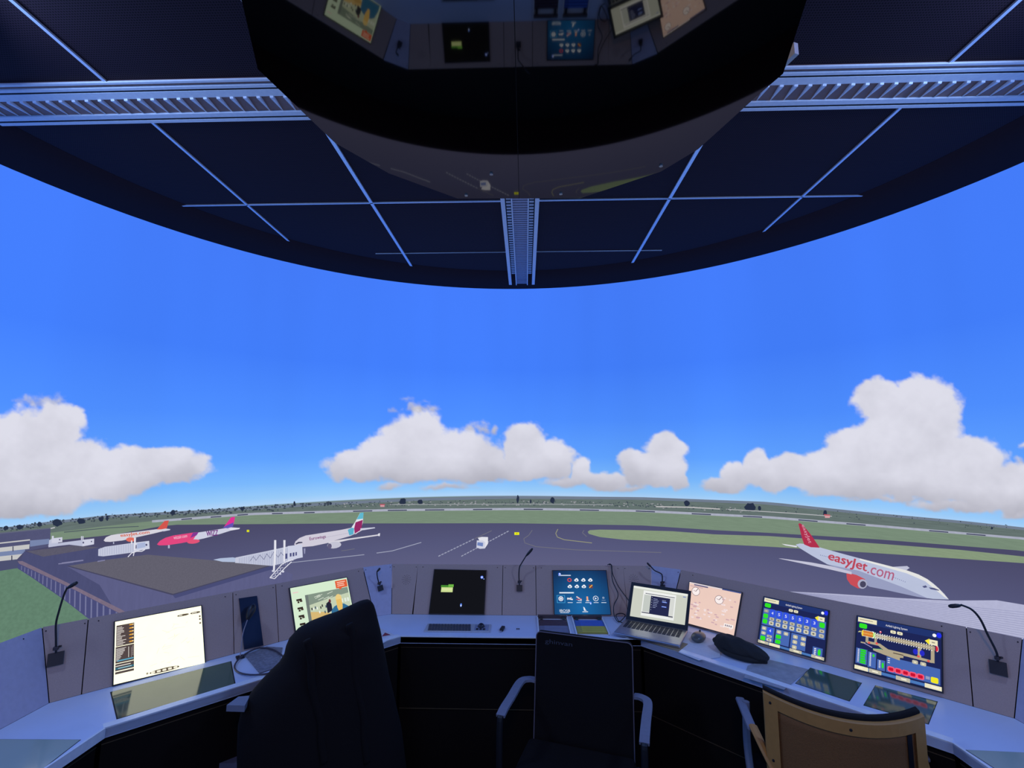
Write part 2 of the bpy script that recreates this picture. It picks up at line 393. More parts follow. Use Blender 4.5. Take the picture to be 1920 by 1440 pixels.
G_apron = glow((83, 82, 117), 0.05, (3, 3, 6), 'projected_apron')
G_taxi = glow((78, 74, 108))
G_rw = glow((168, 172, 190), 0.08, (40, 40, 40), 'projected_runway')
G_tree = glow((62, 72, 84), 0.2, (90, 90, 90), 'projected_trees')
G_tree2 = glow((40, 50, 72))
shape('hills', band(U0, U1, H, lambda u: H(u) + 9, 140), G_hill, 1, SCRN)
shape('far_fields', band(U0, U1, lambda u: H(u) + 5, lambda u: RW(u) + 2 if u > 290 else H(u) + 34, 140), G_far, 1.6, SCRN)
shape('grass', band(60, U1, lambda u: max(RW(u), H(u) + 9), lambda u: max(AP(u) + 1, H(u) + 20), 120), G_grass, 2.2, SCRN)
shape('runway', band(285, U1, lambda u: RW(u) - 1.3, lambda u: RW(u) + 3.0, 120), G_rw, 2.8, SCRN)
dk = []
for u in (350, 405, 455, 520, 580, 680, 745, 815, 905, 1000, 1105, 1210, 1315, 1411, 1515, 1605, 1760, 1830):
    w2 = 18 if u > 650 else 10; dk.append([(u - w2, RW(u - w2) + 0.3), (u + w2, RW(u + w2) + 0.3), (u + w2, RW(u + w2) + 2.3), (u - w2, RW(u - w2) + 2.3)])
for q_ in dk: shape('runway_marking', [q_], glow((62, 68, 92)), 3.2, SCRN)
def vlow(u): return v_at(u, LOWZ + .004)
def grad_apron():
    m = bpy.data.materials.new('projected_apron_tarmac'); m.use_nodes = True; nt = m.node_tree; nt.nodes.clear()
    out = nt.nodes.new('ShaderNodeOutputMaterial'); em = nt.nodes.new('ShaderNodeEmission'); geo = nt.nodes.new('ShaderNodeNewGeometry')
    sp = nt.nodes.new('ShaderNodeSeparateXYZ'); nt.links.new(geo.outputs['Position'], sp.inputs[0])
    mr = nt.nodes.new('ShaderNodeMapRange'); mr.inputs[1].default_value = 0.3; mr.inputs[2].default_value = 1.06; nt.links.new(sp.outputs['Z'], mr.inputs[0])
    cr = nt.nodes.new('ShaderNodeValToRGB'); nt.links.new(mr.outputs[0], cr.inputs[0]); e = cr.color_ramp.elements
    e[0].color = s2l((104, 104, 138)) + (1,); e[1].color = s2l((74, 73, 104)) + (1,); n = e.new(0.6); n.color = s2l((86, 88, 124)) + (1,)
    nt.links.new(cr.outputs[0], em.inputs[0]); nt.links.new(em.outputs[0], out.inputs[0]); return m
shape('apron', band(U0, U1, lambda u: AP(u) if u > 210 else (float(np.interp(u, [-60, 90, 210], [1035, 1015, 1003])) if u > -60 else v_at(u, on_screen(-60, 1035, 3).z)), vlow, 160), grad_apron(), 2.9, SCRN)
shape('grass', [[(1102, 997), (1106, 994), (1125, 993), (1185, 994), (1260, 996), (1340, 1002), (1440, 1005), (1642, 1019), (1800, 1031), (2500, 1104), (2500, 1150), (1920, 1056), (1642, 1037), (1440, 1025), (1260, 1015.5), (1170, 1012), (1125, 1007), (1104, 1001)]], G_grass2, 3.4, SCRN)
shape('grass', [[(-400, 1112), (0, 1068), (32, 1064), (60, 1082), (118, 1123), (168, 1162), (180, 1215), (-400, 1500)]], G_grass3, 3.4, SCRN)
def line(name, pts, wd, m, k=3.8, parent=SCRN, dash=None):
    polys = []; pts = [Vector(p) for p in pts]
    for a, b in zip(pts[:-1], pts[1:]):
        d = (b - a); n = Vector((-d.y, d.x)).normalized() * wd / 2
        if dash:
            L = d.length; c = int(L / dash)
            for i in range(c): p = a + d * (i / c); q = a + d * ((i + 0.72) / c); polys.append([p + n, q + n, q - n, p - n])
        else: polys.append([a + n, b + n, b - n, a - n])
    return shape(name, [[(v[0], v[1]) for v in p] for p in polys], m, k, parent, step=20)
G_line = glow((158, 162, 184)); G_dim = glow((112, 112, 124)); G_yel = glow((148, 148, 122))
line('taxi_line', [(545, 1055), (683, 1040)], 1.3, G_line)
line('taxi_line', [(706, 1037), (735, 1033), (790, 1017)], 1.4, G_line)
line('taxi_line', [(822, 1043), (890, 1010)], 1.7, G_line, dash=6)
line('taxi_line', [(865, 1043), (955, 995)], 1.7, G_line, dash=6)
line('taxi_line', [(890, 1010), (922, 995)], 1.2, G_dim)
line('taxi_line', [(998, 994), (991, 1004), (982, 1010), (984, 1018), (1005, 1025), (1080, 1031), (1240, 1036)], 1.2, G_dim)
line('taxi_line', [(1046, 992), (1042, 1000), (1045, 1007), (1058, 1012), (1110, 1018)], 1.4, G_yel)
line('taxi_line', [(1095, 994), (1092, 999), (1100, 1006)], 1.2, G_dim)
line('taxi_line', [(640, 1033), (665, 1029)], 1.0, G_dim)
line('service_road', [(735, 946), (1000, 945), (1150, 946.5)], 1.5, glow((150, 156, 160)))
line('service_road', [(1230, 950), (1290, 951), (1350, 954.5)], 2.0, glow((190, 188, 190)))
line('service_road', [(1365, 955), (1480, 962), (1560, 968)], 1.6, glow((176, 178, 182)))
line('service_road', [(120, 998), (200, 990), (260, 987)], 1.4, glow((74, 84, 96)), k=3.0)
line('service_road', [(95, 991), (103, 989)], 2, glow((190, 190, 195)), k=3.0)
# trees
rnd = random.Random(7)
def blob(u, v, r, tall=1.0, n=9):
    return [(u + r * math.cos(2 * PI * i / n) * rnd.uniform(.75, 1.15), v + r * tall * math.sin(2 * PI * i / n) * rnd.uniform(.75, 1.15)) for i in range(n)]
tr = []
for i in range(1100):
    u = rnd.uniform(-30, 1960)
    if u < 620: v = H(u) + rnd.triangular(-2, 10, 2) ; r = rnd.uniform(.9, 2.8)
    elif u < 1420: v = RW(u) - rnd.triangular(6, 17, 9); r = rnd.uniform(0.6, 1.6)
    else: v = RW(u) - rnd.uniform(9, 22); r = rnd.uniform(.6, 1.6)
    if u > 1420 and rnd.random() < .75: continue
    tr.append(blob(u, v, r, 0.7, 7))
o = shape('tree_line', tr, G_tree, 3.0, SCRN, step=40); o['kind'] = 'stuff'
shape('houses', [[(u, v), (u + 3, v), (u + 3, v + 1.6), (u, v + 1.6)] for u, v in [(rnd.uniform(640, 1400), 0) for _ in range(90)] for v in [RW(u) - rnd.uniform(7, 15)]], glow((150, 152, 158)), 3.1, SCRN, step=50)['kind'] = 'stuff'
for u, v, r, t_ in [(755, 940, 6.5, 1), (788, 941, 5, 1), (971, 936, 2.4, 3), (995, 940, 1.6, 2.6), (1036, 938, 4.5, 1.4), (1288, 944, 6, 1), (1406, 951, 11, .75), (1424, 953, 3, 1.7), (1547, 962, 3.5, 1.8), (37, 988, 7, .7), (74, 983, 5, .9), (107, 980, 10, .7), (152, 977, 9, .6), (201, 971, 2.6, 2.2), (552, 944, 2, 2.4), (620, 944, 2, 1.6), (11, 990, 5, .9), (190, 973, 5, .9), (1860, 990, 2, 1.4), (324, 961, 5, 1.1), (454, 954, 4, 1.0)]:
    shape('tree', [blob(u, v, r, t_, 12)], G_tree2, 3.3, SCRN)
bx = thing('hut', 'small red and white chequered hut beyond the runway on the screen', 'hut', on_screen(717, 948, 4))
shape('wall', [[(713, 946), (721, 946), (721, 950.5), (713, 950.5)]], glow((206, 150, 160)), 4, bx)
shape('roof', [[(712, 945), (722, 945), (722, 946.6), (712, 946.6)]], glow((170, 70, 88)), 4.2, bx)
bx = thing('hut', 'small red and white hut far behind the large red tailed airliner', 'hut', on_screen(1551, 968, 4))
shape('wall', [[(1546, 966), (1556, 967), (1556, 971), (1547, 971)]], glow((206, 160, 165)), 4, bx)
shape('roof', [[(1545, 964), (1556, 965), (1557, 967), (1545, 966.5)]], glow((190, 90, 100)), 4.2, bx)

# clouds
def vnoise(u, v, seed):
    iu = np.floor(u).astype(np.int64); iv = np.floor(v).astype(np.int64); fu = u - iu; fv = v - iv
    fu = fu * fu * (3 - 2 * fu); fv = fv * fv * (3 - 2 * fv)
    def h(a, b):
        n = (a * 374761393 + b * 668265263 + seed * 974711) & 0x7fffffff
        n = ((n ^ (n >> 13)) * 1274126177) & 0x7fffffff
        return ((n ^ (n >> 16)) & 0xffff) / 65535.0
    return (h(iu, iv) * (1 - fu) + h(iu + 1, iv) * fu) * (1 - fv) + (h(iu, iv + 1) * (1 - fu) + h(iu + 1, iv + 1) * fu) * fv
def fbm(u, v, seed, oct=5):
    s = 0; a = 0.5; 
    for i in range(oct): s = s + a * (vnoise(u, v, seed + i) - 0.5) * 2; u = u * 2.03 + 17; v = v * 2.03 + 5; a *= 0.55
    return s
def cloud_material():
    m = bpy.data.materials.new('projected_cloud'); m.use_nodes = True; nt = m.node_tree; nt.nodes.clear()
    out = nt.nodes.new('ShaderNodeOutputMaterial'); em = nt.nodes.new('ShaderNodeEmission'); tp = nt.nodes.new('ShaderNodeBsdfTransparent'); mx = nt.nodes.new('ShaderNodeMixShader')
    at = nt.nodes.new('ShaderNodeAttribute'); at.attribute_name = 'cloud'
    nt.links.new(at.outputs['Color'], em.inputs[0]); nt.links.new(at.outputs['Alpha'], mx.inputs[0]); nt.links.new(tp.outputs[0], mx.inputs[1]); nt.links.new(em.outputs[0], mx.inputs[2]); nt.links.new(mx.outputs[0], out.inputs[0])
    return m
M_cloud = cloud_material()
def cloud(blobs, seed, base=0.0, soft=0.24, k=0.6, amp=0.5, tone=(0, 0)):
    u0 = min(b[0] - b[2] * 1.35 for b in blobs) - 5; u1 = max(b[0] + b[2] * 1.35 for b in blobs) + 5
    v0 = min(b[1] - b[3] * 1.35 for b in blobs) - 5; v1 = max(b[1] + b[3] * 1.35 for b in blobs) + 5
    u0 = max(u0, -400); u1 = min(u1, 2400)
    st = 2.2; nu = int((u1 - u0) / st) + 1; nv = int((v1 - v0) / st) + 1
    U, V = np.meshgrid(u0 + np.arange(nu) * st, v0 + np.arange(nv) * st)
    wu = U + fbm(U / 38, V / 34, seed + 50, 4) * 14; wv = V + fbm(U / 38, V / 34, seed + 80, 4) * 12
    D = np.full(U.shape, -1.0); sh = np.zeros(U.shape); wt = np.zeros(U.shape)
    for (cu, cv, ru, rv) in blobs:
        q = np.sqrt(((wu - cu) / ru) ** 2 + ((wv - cv) / rv) ** 2); d = 1 - q; D = np.maximum(D, d * min(1.0, rv / 30.0))
        g = np.exp(-np.clip(q, 0, 3) ** 2 * 2.2); sh += g * np.clip((wv - cv) / rv, -1, 1); wt += g
    n = fbm(U / 26, V / 22, seed, 5); n2 = fbm(U / 70, V / 55, seed + 9, 4)
    A = np.clip((D + n * amp * 0.38 + 0.02) / soft, 0, 1); A = A * A * (3 - 2 * A)
    top = v0; bot = v1
    tb = np.interp(U, [b for b in np.linspace(u0, u1, 9)], [max([bb[1] + bb[3] for bb in blobs if abs(bb[0] - x) < bb[2] + 40] or [v1]) for x in np.linspace(u0, u1, 9)])
    depth = np.clip((tb - V) / 55.0, 0, 1)
    # flat softly fading undersides
    fade = np.clip((tb + 1 - V) / 5.0, 0, 1); A = A * fade
    lum = 0.715 + 0.135 * depth ** 0.8 - 0.05 * np.clip(sh / (wt + 0.2), -1, 1) + 0.045 * n2 + 0.02 * n
    lum = np.clip(lum, 0.62, 0.88)
    edge = np.clip(A, 0, 1)
    R = lum * 252; G = lum * 252; B = 12 + lum * 253
    C = np.stack([R, G, np.minimum(B, 250)], -1) / 255.0; C = np.where(C <= 0.04045, C / 12.92, ((C + 0.055) / 1.055) ** 2.4)
    keep = np.zeros((nv - 1, nu - 1), bool); a = A > 0.02
    keep = a[:-1, :-1] | a[1:, :-1] | a[:-1, 1:] | a[1:, 1:]
    jj, ii = np.nonzero(keep); base_i = jj * nu + ii
    F4 = np.stack([base_i, base_i + 1, base_i + nu + 1, base_i + nu], 1); used, inv = np.unique(F4, return_inverse=True); F4 = inv.reshape(F4.shape)
    uu = U.ravel()[used]; vv = V.ravel()[used]
    aa = (uu - 960) / F; bb = (720 - vv) / F; d0, d1, d2 = aa, CP - bb * SP, SP + bb * CP
    rx = d0 * CY - d1 * SY; ry = d0 * SY + d1 * CY; Rr = SR - 0.003 * k
    qa = rx ** 2 + ry ** 2; qb = rx * SCX + ry * SCY; t = (qb + np.sqrt(qb * qb - qa * (SCX ** 2 + SCY ** 2 - Rr * Rr))) / qa
    co = np.stack([rx * t - SCX, ry * t - SCY, d2 * t + EYE], 1)
    me = bpy.data.meshes.new('cloud'); me.from_pydata(co.tolist(), [], F4.tolist())
    ca = me.color_attributes.new('cloud', 'FLOAT_COLOR', 'POINT')
    ca.data.foreach_set('color', np.concatenate([C.reshape(-1, 3)[used], A.ravel()[used][:, None]], 1).astype(np.float32).ravel())
    return finish('cloud', me, M_cloud, SCRN)
cloud([(55, 850, 105, 95), (30, 905, 130, 70), (150, 880, 80, 62), (195, 900, 80, 46), (300, 875, 105, 38), (0, 930, 210, 45), (240, 880, 70, 46), (-20, 830, 50, 70), (100, 800, 60, 50)], 11)
cloud([(690, 872, 88, 36), (780, 832, 72, 68), (860, 855, 100, 55), (980, 838, 48, 52), (1040, 862, 46, 42), (920, 880, 135, 28), (680, 885, 75, 22), (780, 888, 125, 20), (730, 850, 60, 40)], 23)
cloud([(735, 914, 34, 9), (830, 911, 65, 7)], 31, amp=0.3)
cloud([(1092, 886, 22, 32), (1135, 900, 52, 22), (1065, 906, 60, 13), (1185, 916, 50, 8)], 37, amp=.4, k=.5)
cloud([(1246, 848, 45, 42), (1200, 875, 38, 34), (1240, 890, 52, 26), (1268, 885, 26, 40), (1180, 862, 24, 22)], 41, amp=.4)
cloud([(1728, 765, 78, 66), (1650, 752, 56, 45), (1740, 800, 70, 60), (1680, 830, 100, 68), (1600, 855, 75, 55), (1560, 885, 85, 50), (1800, 868, 95, 58), (1870, 910, 95, 52), (1480, 885, 75, 38), (1420, 872, 32, 30), (1445, 892, 60, 36), (1365, 908, 50, 20), (1378, 888, 28, 26), (1700, 900, 240, 45), (1910, 925, 60, 45)], 53)
cloud([(1800, 950, 110, 14), (1650, 936, 90, 8), (1905, 965, 40, 10)], 57, amp=.3, k=.4)
cloud([(760, 752, 16, 9), (785, 765, 30, 9), (815, 768, 12, 8), (742, 768, 8, 5)], 61, amp=1.3, soft=.5, k=.5)
cloud([(905, 798, 20, 12), (930, 800, 10, 12), (880, 805, 22, 12)], 67, amp=1.2, soft=.5, k=.5)
cloud([(1220, 822, 10, 9), (1246, 812, 14, 8)], 71, amp=1.2, soft=.5, k=.4)
cloud([(85, 752, 40, 14), (30, 748, 20, 7)], 73, amp=1.2, soft=.6, k=.4)
cloud([(1918, 832, 10, 9), (1915, 868, 12, 10)], 79, amp=.6, soft=.4, k=.4)

# -------- things pictured on the screen
def z3(p): return [(x / 3.0, 700 + y / 3.0) for x, y in p]
def z4(p): return [(400 + x / 3.0, 700 + y / 3.0) for x, y in p]
def z6(p): return [(1340 + x / 3.31, 680 + y / 3.31) for x, y in p]
def z5(p): return [(1380 + x / 4.0, 1080 + y / 4.0) for x, y in p]
def zL(p): return [(x / 6.4, 940 + y / 6.4) for x, y in p]
def oval(u, v, a, b, n=14, rot=0.0):
    c, s = math.cos(rot), math.sin(rot)
    return [(u + a * math.cos(t) * c - b * math.sin(t) * s, v + a * math.cos(t) * s + b * math.sin(t) * c) for t in [2 * PI * i / n for i in range(n)]]
def pic(name, label, cat, u, v, k, group=None): return thing(name, label, cat, on_screen(u, v, k), group=group)
def row(a, b, n, w_, h_):
    return [[(a[0] + (b[0] - a[0]) * i / (n - 1) + dx, a[1] + (b[1] - a[1]) * i / (n - 1) + dy) for dx, dy in ((0, 0), (w_, 0), (w_, h_), (0, h_))] for i in range(n)]
WH = glow((206, 208, 226)); WH2 = glow((226, 226, 236)); SHD = glow((150, 152, 186)); ORG = glow((224, 112, 98)); DK = glow((60, 62, 90)); GR = glow((176, 180, 204))
# terminal
tb = pic('terminal_building', 'long grey flat roofed terminal in the left foreground of the screen', 'building', 200, 1080, 6)
W1 = glow((75, 78, 116), .06, (60, 60, 10), 'projected_dark_wall'); W2 = glow((92, 94, 134), .05, (50, 50, 8), 'projected_blue_wall'); RF = glow((98, 96, 110), .08, (120, 120, 120), 'projected_roof'); RF2 = glow((92, 90, 108), .08, (100, 100, 100), 'projected_small_roof')
shape('wall', [zL([(285, 600), (520, 665), (1190, 555), (1190, 660), (1540, 680), (1700, 640), (1900, 1090), (2600, 1400), (1300, 1400), (740, 940), (230, 720), (280, 640)])], W1, 5, tb)
shape('wall', [z3([(375, 1085), (970, 1245), (1190, 1175), (1530, 1082), (1645, 1130), (1640, 1210), (1300, 1420), (700, 1420), (560, 1190)])], W2, 5.3, tb)
shape('wall', [z3([(970, 1245), (1530, 1083), (1540, 1100), (1200, 1200), (985, 1265)])], glow((72, 76, 118)), 5.5, tb)
shape('roof', [z3([(375, 1085), (590, 1050), (830, 1020), (1200, 1052), (1520, 1080), (970, 1245)])], RF, 5.8, tb)
shape('roof', [zL([(320, 600), (870, 530), (1190, 552), (520, 665)])], RF2, 5.8, tb)
shape('roof_edge', [z3([(375, 1085), (385, 1082), (972, 1240), (970, 1248)]), z3([(970, 1248), (972, 1241), (1520, 1080), (1528, 1083)])], glow((70, 70, 96)), 6.0, tb)
shape('ledge', [zL([(740, 735), (1000, 700), (1000, 715), (740, 752)]), zL([(1170, 715), (1260, 700), (1260, 712), (1170, 728)]), zL([(700, 745), (880, 725), (880, 735), (700, 757)])], glow((130, 130, 165)), 6.0, tb)
shape('ledge', [[(33, 1052), (42, 1052), (100, 1080), (140, 1099), (228, 1143), (242, 1152), (228, 1152), (140, 1106), (100, 1087), (36, 1057)]], glow((122, 108, 128), .1, (60, 60, 60), 'projected_ledge'), 6.6, tb)
YT = interp([(30, 1054), (100, 1086), (140, 1105), (228, 1151)]); YB = interp([(30, 1064), (57, 1081), (115, 1121), (165, 1159), (228, 1206)])
shape('facade', band(33, 226, YT, YB, 14), glow((74, 77, 122)), 6.1, tb)
fac = []; x_ = 40.0
while x_ < 220:
    w_ = .8 + x_ / 90; fac.append([(x_, YT(x_) + 2), (x_ + w_, YT(x_ + w_) + 2), (x_ + w_ - .6, YB(x_ + w_) - 2), (x_ - .6, YB(x_) - 2)]); x_ += 4.5 + x_ / 26
shape('slat', fac, glow((116, 118, 156)), 6.4, tb)
tb = pic('terminal_building', 'low pier building with pale window bands at the far left edge of the screen', 'building', 40, 1015, 5)
shape('wall', [zL([(-1500, 545), (605, 325), (605, 420), (600, 540), (350, 590), (-1500, 750)])], glow((82, 84, 118), .05, (50, 50, 50), 'projected_pier_wall'), 4.6, tb)
shape('roof', [zL([(-1500, 545), (-1500, 525), (605, 318), (605, 330)])], glow((96, 100, 124)), 4.8, tb)
shape('window_band', [zL([(-1500, 660), (360, 455), (360, 470), (-1500, 675)]), zL([(-1500, 730), (355, 515), (350, 570), (-1500, 770)]), zL([(-1500, 820), (265, 632), (205, 695), (-1500, 885)])], glow((196, 196, 196)), 5.2, tb)
shape('window_band', [zL([(-1500, 770), (300, 570), (300, 600), (265, 632), (-1500, 820)]), zL([(360, 470), (590, 450), (590, 510), (360, 545)])], glow((120, 134, 172)), 5.0, tb)
shape('mullion', [zL([(150, 540), (162, 540), (162, 600), (150, 600)]), zL([(135, 650), (148, 650), (148, 710), (135, 710)])], DK, 5.4, tb)
shape('wall', [zL([(-1500, 885), (205, 700), (220, 800), (0, 835), (-1500, 995)])], glow((76, 80, 112)), 5.2, tb)
# airliners
pl1 = pic('airliner', 'white airliner with orange lettering and orange tail, farthest left on the screen', 'airplane', 255, 1000, 6)
shape('fuselage', [z3([(583, 940), (596, 922), (625, 910), (660, 904), (780, 890), (880, 877), (920, 872), (957, 876), (925, 886), (860, 902), (750, 926), (690, 940), (620, 948), (592, 947)])], glow((214, 212, 222)), 6, pl1)
shape('tail_fin', [z3([(882, 878), (926, 830), (950, 828), (938, 872), (905, 878)])], glow((212, 86, 78)), 6.3, pl1)
shape('tailplane', [z3([(905, 882), (958, 876), (956, 882), (920, 889)])], WH, 6.5, pl1)
shape('engine', [z3(oval(735, 935, 26, 13))], ORG, 6.6, pl1)
shape('landing_gear', [z3([(636, 948), (642, 948), (642, 960), (636, 960)])], GR, 6.3, pl1)
letters('lettering', 'easyJet.com', z3([(676, 903), (838, 884), (842, 905), (680, 925)]), glow((214, 100, 70)), 6.8, pl1, .25)
pl2 = pic('airliner', 'pink and white airliner with purple tail base standing on the left of the screen', 'airplane', 370, 1000, 6)
shape('fuselage', [z3([(1080, 900), (1165, 888), (1260, 872), (1300, 866), (1348, 870), (1300, 884), (1240, 903), (1150, 928), (1085, 942)])], WH, 6, pl2)
shape('nose_section', [z3([(883, 962), (900, 942), (930, 925), (975, 912), (1085, 896), (1118, 893), (1100, 915), (1082, 943), (1020, 955), (940, 967), (895, 968)])], glow((226, 72, 128)), 6.2, pl2)
shape('purple_band', [z3([(1085, 897), (1118, 893), (1105, 912), (1085, 920), (1070, 925)])], glow((132, 58, 148)), 6.4, pl2)
shape('tail_fin', [z3([(1258, 866), (1300, 809), (1322, 807), (1314, 850), (1285, 862)])], glow((222, 52, 148)), 6.4, pl2)
shape('tail_base', [z3([(1252, 868), (1275, 855), (1314, 838), (1311, 862), (1280, 872)])], glow((100, 84, 178)), 6.6, pl2)
shape('tailplane', [z3([(1285, 872), (1350, 869), (1346, 876), (1300, 884)])], WH2, 6.6, pl2)
shape('engine', [z3(oval(1088, 946, 36, 12, rot=-.1))], glow((226, 84, 120)), 6.6, pl2)
shape('landing_gear', [z3([(945, 966), (955, 966), (955, 984), (945, 984)])], GR, 6.3, pl2)
letters('lettering', 'WIZZ', z3([(1160, 888), (1226, 880), (1226, 910), (1163, 917)]), glow((116, 44, 130)), 6.8, pl2, .3)
letters('lettering', 'wizzair.com', z3([(975, 916), (1052, 905), (1053, 922), (978, 934)]), glow((240, 180, 205)), 6.8, pl2, .1)
pl3 = pic('airliner', 'white airliner with teal and maroon tail docked at the jet bridge in the middle left', 'airplane', 620, 1010, 7)
shape('wing', [z4([(640, 950), (700, 938), (935, 905), (936, 912), (760, 938), (700, 952), (660, 962)])], glow((214, 212, 222)), 7, pl3)
shape('fuselage', [z4([(455, 962), (462, 945), (485, 926), (520, 912), (560, 906), (640, 893), (720, 880), (780, 868), (830, 868), (842, 880), (815, 895), (770, 915), (700, 935), (640, 955), (560, 972), (490, 978), (462, 972)])], glow((208, 204, 218)), 6.6, pl3)
shape('tail_fin', [z4([(775, 870), (800, 832), (825, 785), (845, 783), (841, 838), (828, 885), (800, 905), (780, 890)])], WH2, 7.0, pl3)
shape('tail_tip', [z4([(806, 822), (826, 785), (845, 783), (842, 818)])], glow((96, 184, 208)), 7.3, pl3)
shape('tail_stripe', [z4([(800, 838), (841, 824), (832, 880), (795, 902), (792, 872)])], glow((150, 44, 102)), 7.3, pl3)
shape('tail_stripe', [z4([(756, 880), (780, 868), (792, 872), (788, 905), (765, 912)])], glow((92, 176, 204)), 7.3, pl3)
shape('tailplane', [z4([(828, 872), (908, 866), (910, 871), (850, 881), (826, 884)])], WH, 7.4, pl3)
shape('winglet', [z4([(926, 902), (938, 899), (936, 916), (928, 915)])], WH2, 7.4, pl3)
shape('engine', [z4(oval(680, 966, 40, 19, rot=-.12))], glow((196, 196, 212)), 7.4, pl3)
shape('engine_intake', [z4(oval(654, 972, 12, 15))], glow((96, 92, 124)), 7.6, pl3)
shape('cockpit_window', [z4([(462, 958), (478, 948), (500, 948), (502, 954), (480, 957), (465, 963)])], DK, 7.2, pl3)
shape('cabin_window', [[(a, b) for a, b in z4(q)] for q in row((610, 925), (755, 898), 24, 2.5, 2.5)], glow((140, 140, 170)), 7.2, pl3)
shape('landing_gear', [z4([(508, 985), (518, 985), (516, 1015), (511, 1015)]), z4([(705, 960), (712, 960), (712, 975), (705, 975)])], SHD, 6.5, pl3)
letters('lettering', 'Eurowings', z4([(540, 922), (632, 908), (634, 930), (543, 945)]), glow((128, 70, 124)), 7.6, pl3, .15)
pl4 = pic('airliner', 'large white airliner with red tail and red lettering standing on the right of the screen', 'airplane', 1650, 1070, 7)
shape('wing', [z6([(395, 1215), (420, 1216), (600, 1240), (720, 1262), (850, 1298), (850, 1314), (700, 1280), (560, 1250)])], glow((196, 196, 216)), 8.2, pl4)
shape('wing', [z6([(1090, 1268), (1195, 1262), (1210, 1274), (1172, 1300), (1120, 1285)])], glow((190, 192, 214)), 6.6, pl4)
shape('fuselage', [[(1492, 1021), (1500, 1019), (1509, 1020), (1536, 1026), (1575, 1037), (1612, 1047), (1660, 1060), (1702, 1070), (1722, 1077), (1739, 1086), (1750, 1094), (1760, 1103), (1771, 1114), (1779, 1124), (1750, 1123), (1720, 1119), (1692, 1113), (1660, 1106), (1630, 1100), (1597, 1078), (1575, 1067), (1551, 1058), (1521, 1041), (1500, 1028)]], glow((186, 194, 220), .04, (6, 6, 10), 'projected_white_fuselage'), 7, pl4)
shape('shaded_belly', [[(1551, 1058), (1575, 1067), (1597, 1078), (1630, 1100), (1660, 1106), (1692, 1113), (1720, 1119), (1740, 1122), (1690, 1100), (1650, 1085), (1610, 1070)]], glow((152, 158, 192)), 7.2, pl4)  # shaded underside of the white fuselage, shade drawn into the picture's colour
shape('tail_fin', [[(1497, 982), (1500, 981), (1506, 985), (1520, 1002), (1537, 1027), (1520, 1026), (1508, 1021), (1504, 1010)]], glow((176, 48, 78)), 7.4, pl4)
shape('tailplane', [z6([(415, 1124), (430, 1126), (512, 1138), (508, 1146), (440, 1134)])], WH2, 7.4, pl4)
shape('engine', [[(1587, 1076), (1590, 1074), (1606, 1078), (1622, 1086), (1620, 1103), (1608, 1103), (1595, 1096), (1588, 1086)]], glow((200, 78, 88)), 8.0, pl4)
shape('engine_intake', [oval(1617, 1095, 9, 9)], glow((170, 172, 196)), 8.4, pl4)
shape('engine_intake', [oval(1618, 1095.5, 5.8, 6)], glow((72, 70, 96)), 8.6, pl4)
shape('cockpit_window', [z6([(1288, 1388), (1310, 1382), (1320, 1394), (1300, 1398)]), z6([(1328, 1394), (1362, 1398), (1395, 1412), (1390, 1415), (1340, 1406)])], glow((84, 88, 130)), 7.8, pl4)
shape('cabin_window', [[(a, b) for a, b in z6(q)] for q in row((655, 1192), (700, 1203), 5, 4, 5) + row((1110, 1330), (1180, 1358), 7, 4, 5)], glow((110, 116, 160)), 7.8, pl4)
letters('lettering', 'easyJet', z6([(716, 1172), (952, 1240), (938, 1312), (698, 1234)]), glow((186, 72, 92)), 7.9, pl4, .7)
letters('lettering', '.com', z6([(955, 1262), (1118, 1305), (1104, 1352), (946, 1306)]), glow((176, 96, 128)), 7.9, pl4, .2)
letters('tail_lettering', 'easyJet', z6([(556, 1002), (606, 1118), (578, 1122), (534, 1010)]), glow((214, 150, 170)), 7.8, pl4, .1)
shape('upper_highlight', [[(1612, 1047), (1702, 1070), (1722, 1077), (1739, 1086), (1760, 1103), (1779, 1124), (1770, 1119), (1752, 1104), (1735, 1090), (1700, 1075), (1612, 1050)]], glow((228, 228, 226)), 7.6, pl4)
# jet bridges
JB = glow((196, 200, 220)); RIB = glow((150, 156, 188))
jb = pic('jet_bridge', 'long ribbed white jet bridge with twin masts docked at the teal tailed airliner', 'jet bridge', 500, 1040, 9)
shape('rotunda', [z4([(0, 1048), (40, 1040), (110, 1035), (135, 1040), (120, 1062), (50, 1060)])], glow((176, 190, 218)), 8, jb)
shape('tunnel', [z4([(125, 1036), (300, 1000), (425, 973), (425, 1060), (330, 1083), (122, 1066)])], JB, 8.2, jb)
shape('cab', [z4([(418, 972), (500, 962), (503, 1035), (470, 1042), (418, 1062)])], glow((204, 208, 228)), 8.4, jb)
shape('rib', [z4([(x, 1040 - (x - 140) * .21), (x + 2.5, 1040 - (x - 140) * .21), (x + 2.5, 1067 + min(14, (x - 140) * .08)), (x, 1067 + min(14, (x - 140) * .08))]) for x in range(145, 420, 10)], RIB, 8.6, jb)
line('brace', z4([(205, 1058), (225, 1030), (240, 1052), (262, 1022), (285, 1048), (300, 1015), (320, 1040), (340, 1005), (365, 1035), (380, 1008), (395, 1025)]), .8, glow((90, 92, 130)), 8.8, jb)
shape('cab_window', [z4([(430, 1012), (440, 1010), (440, 1030), (430, 1032)]), z4([(446, 1009), (456, 1007), (456, 1028), (446, 1030)]), z4([(462, 1006), (470, 1005), (470, 1024), (462, 1026)]), z4([(402, 1015), (416, 1013), (416, 1042), (402, 1045)])], glow((74, 78, 126)), 8.8, jb)
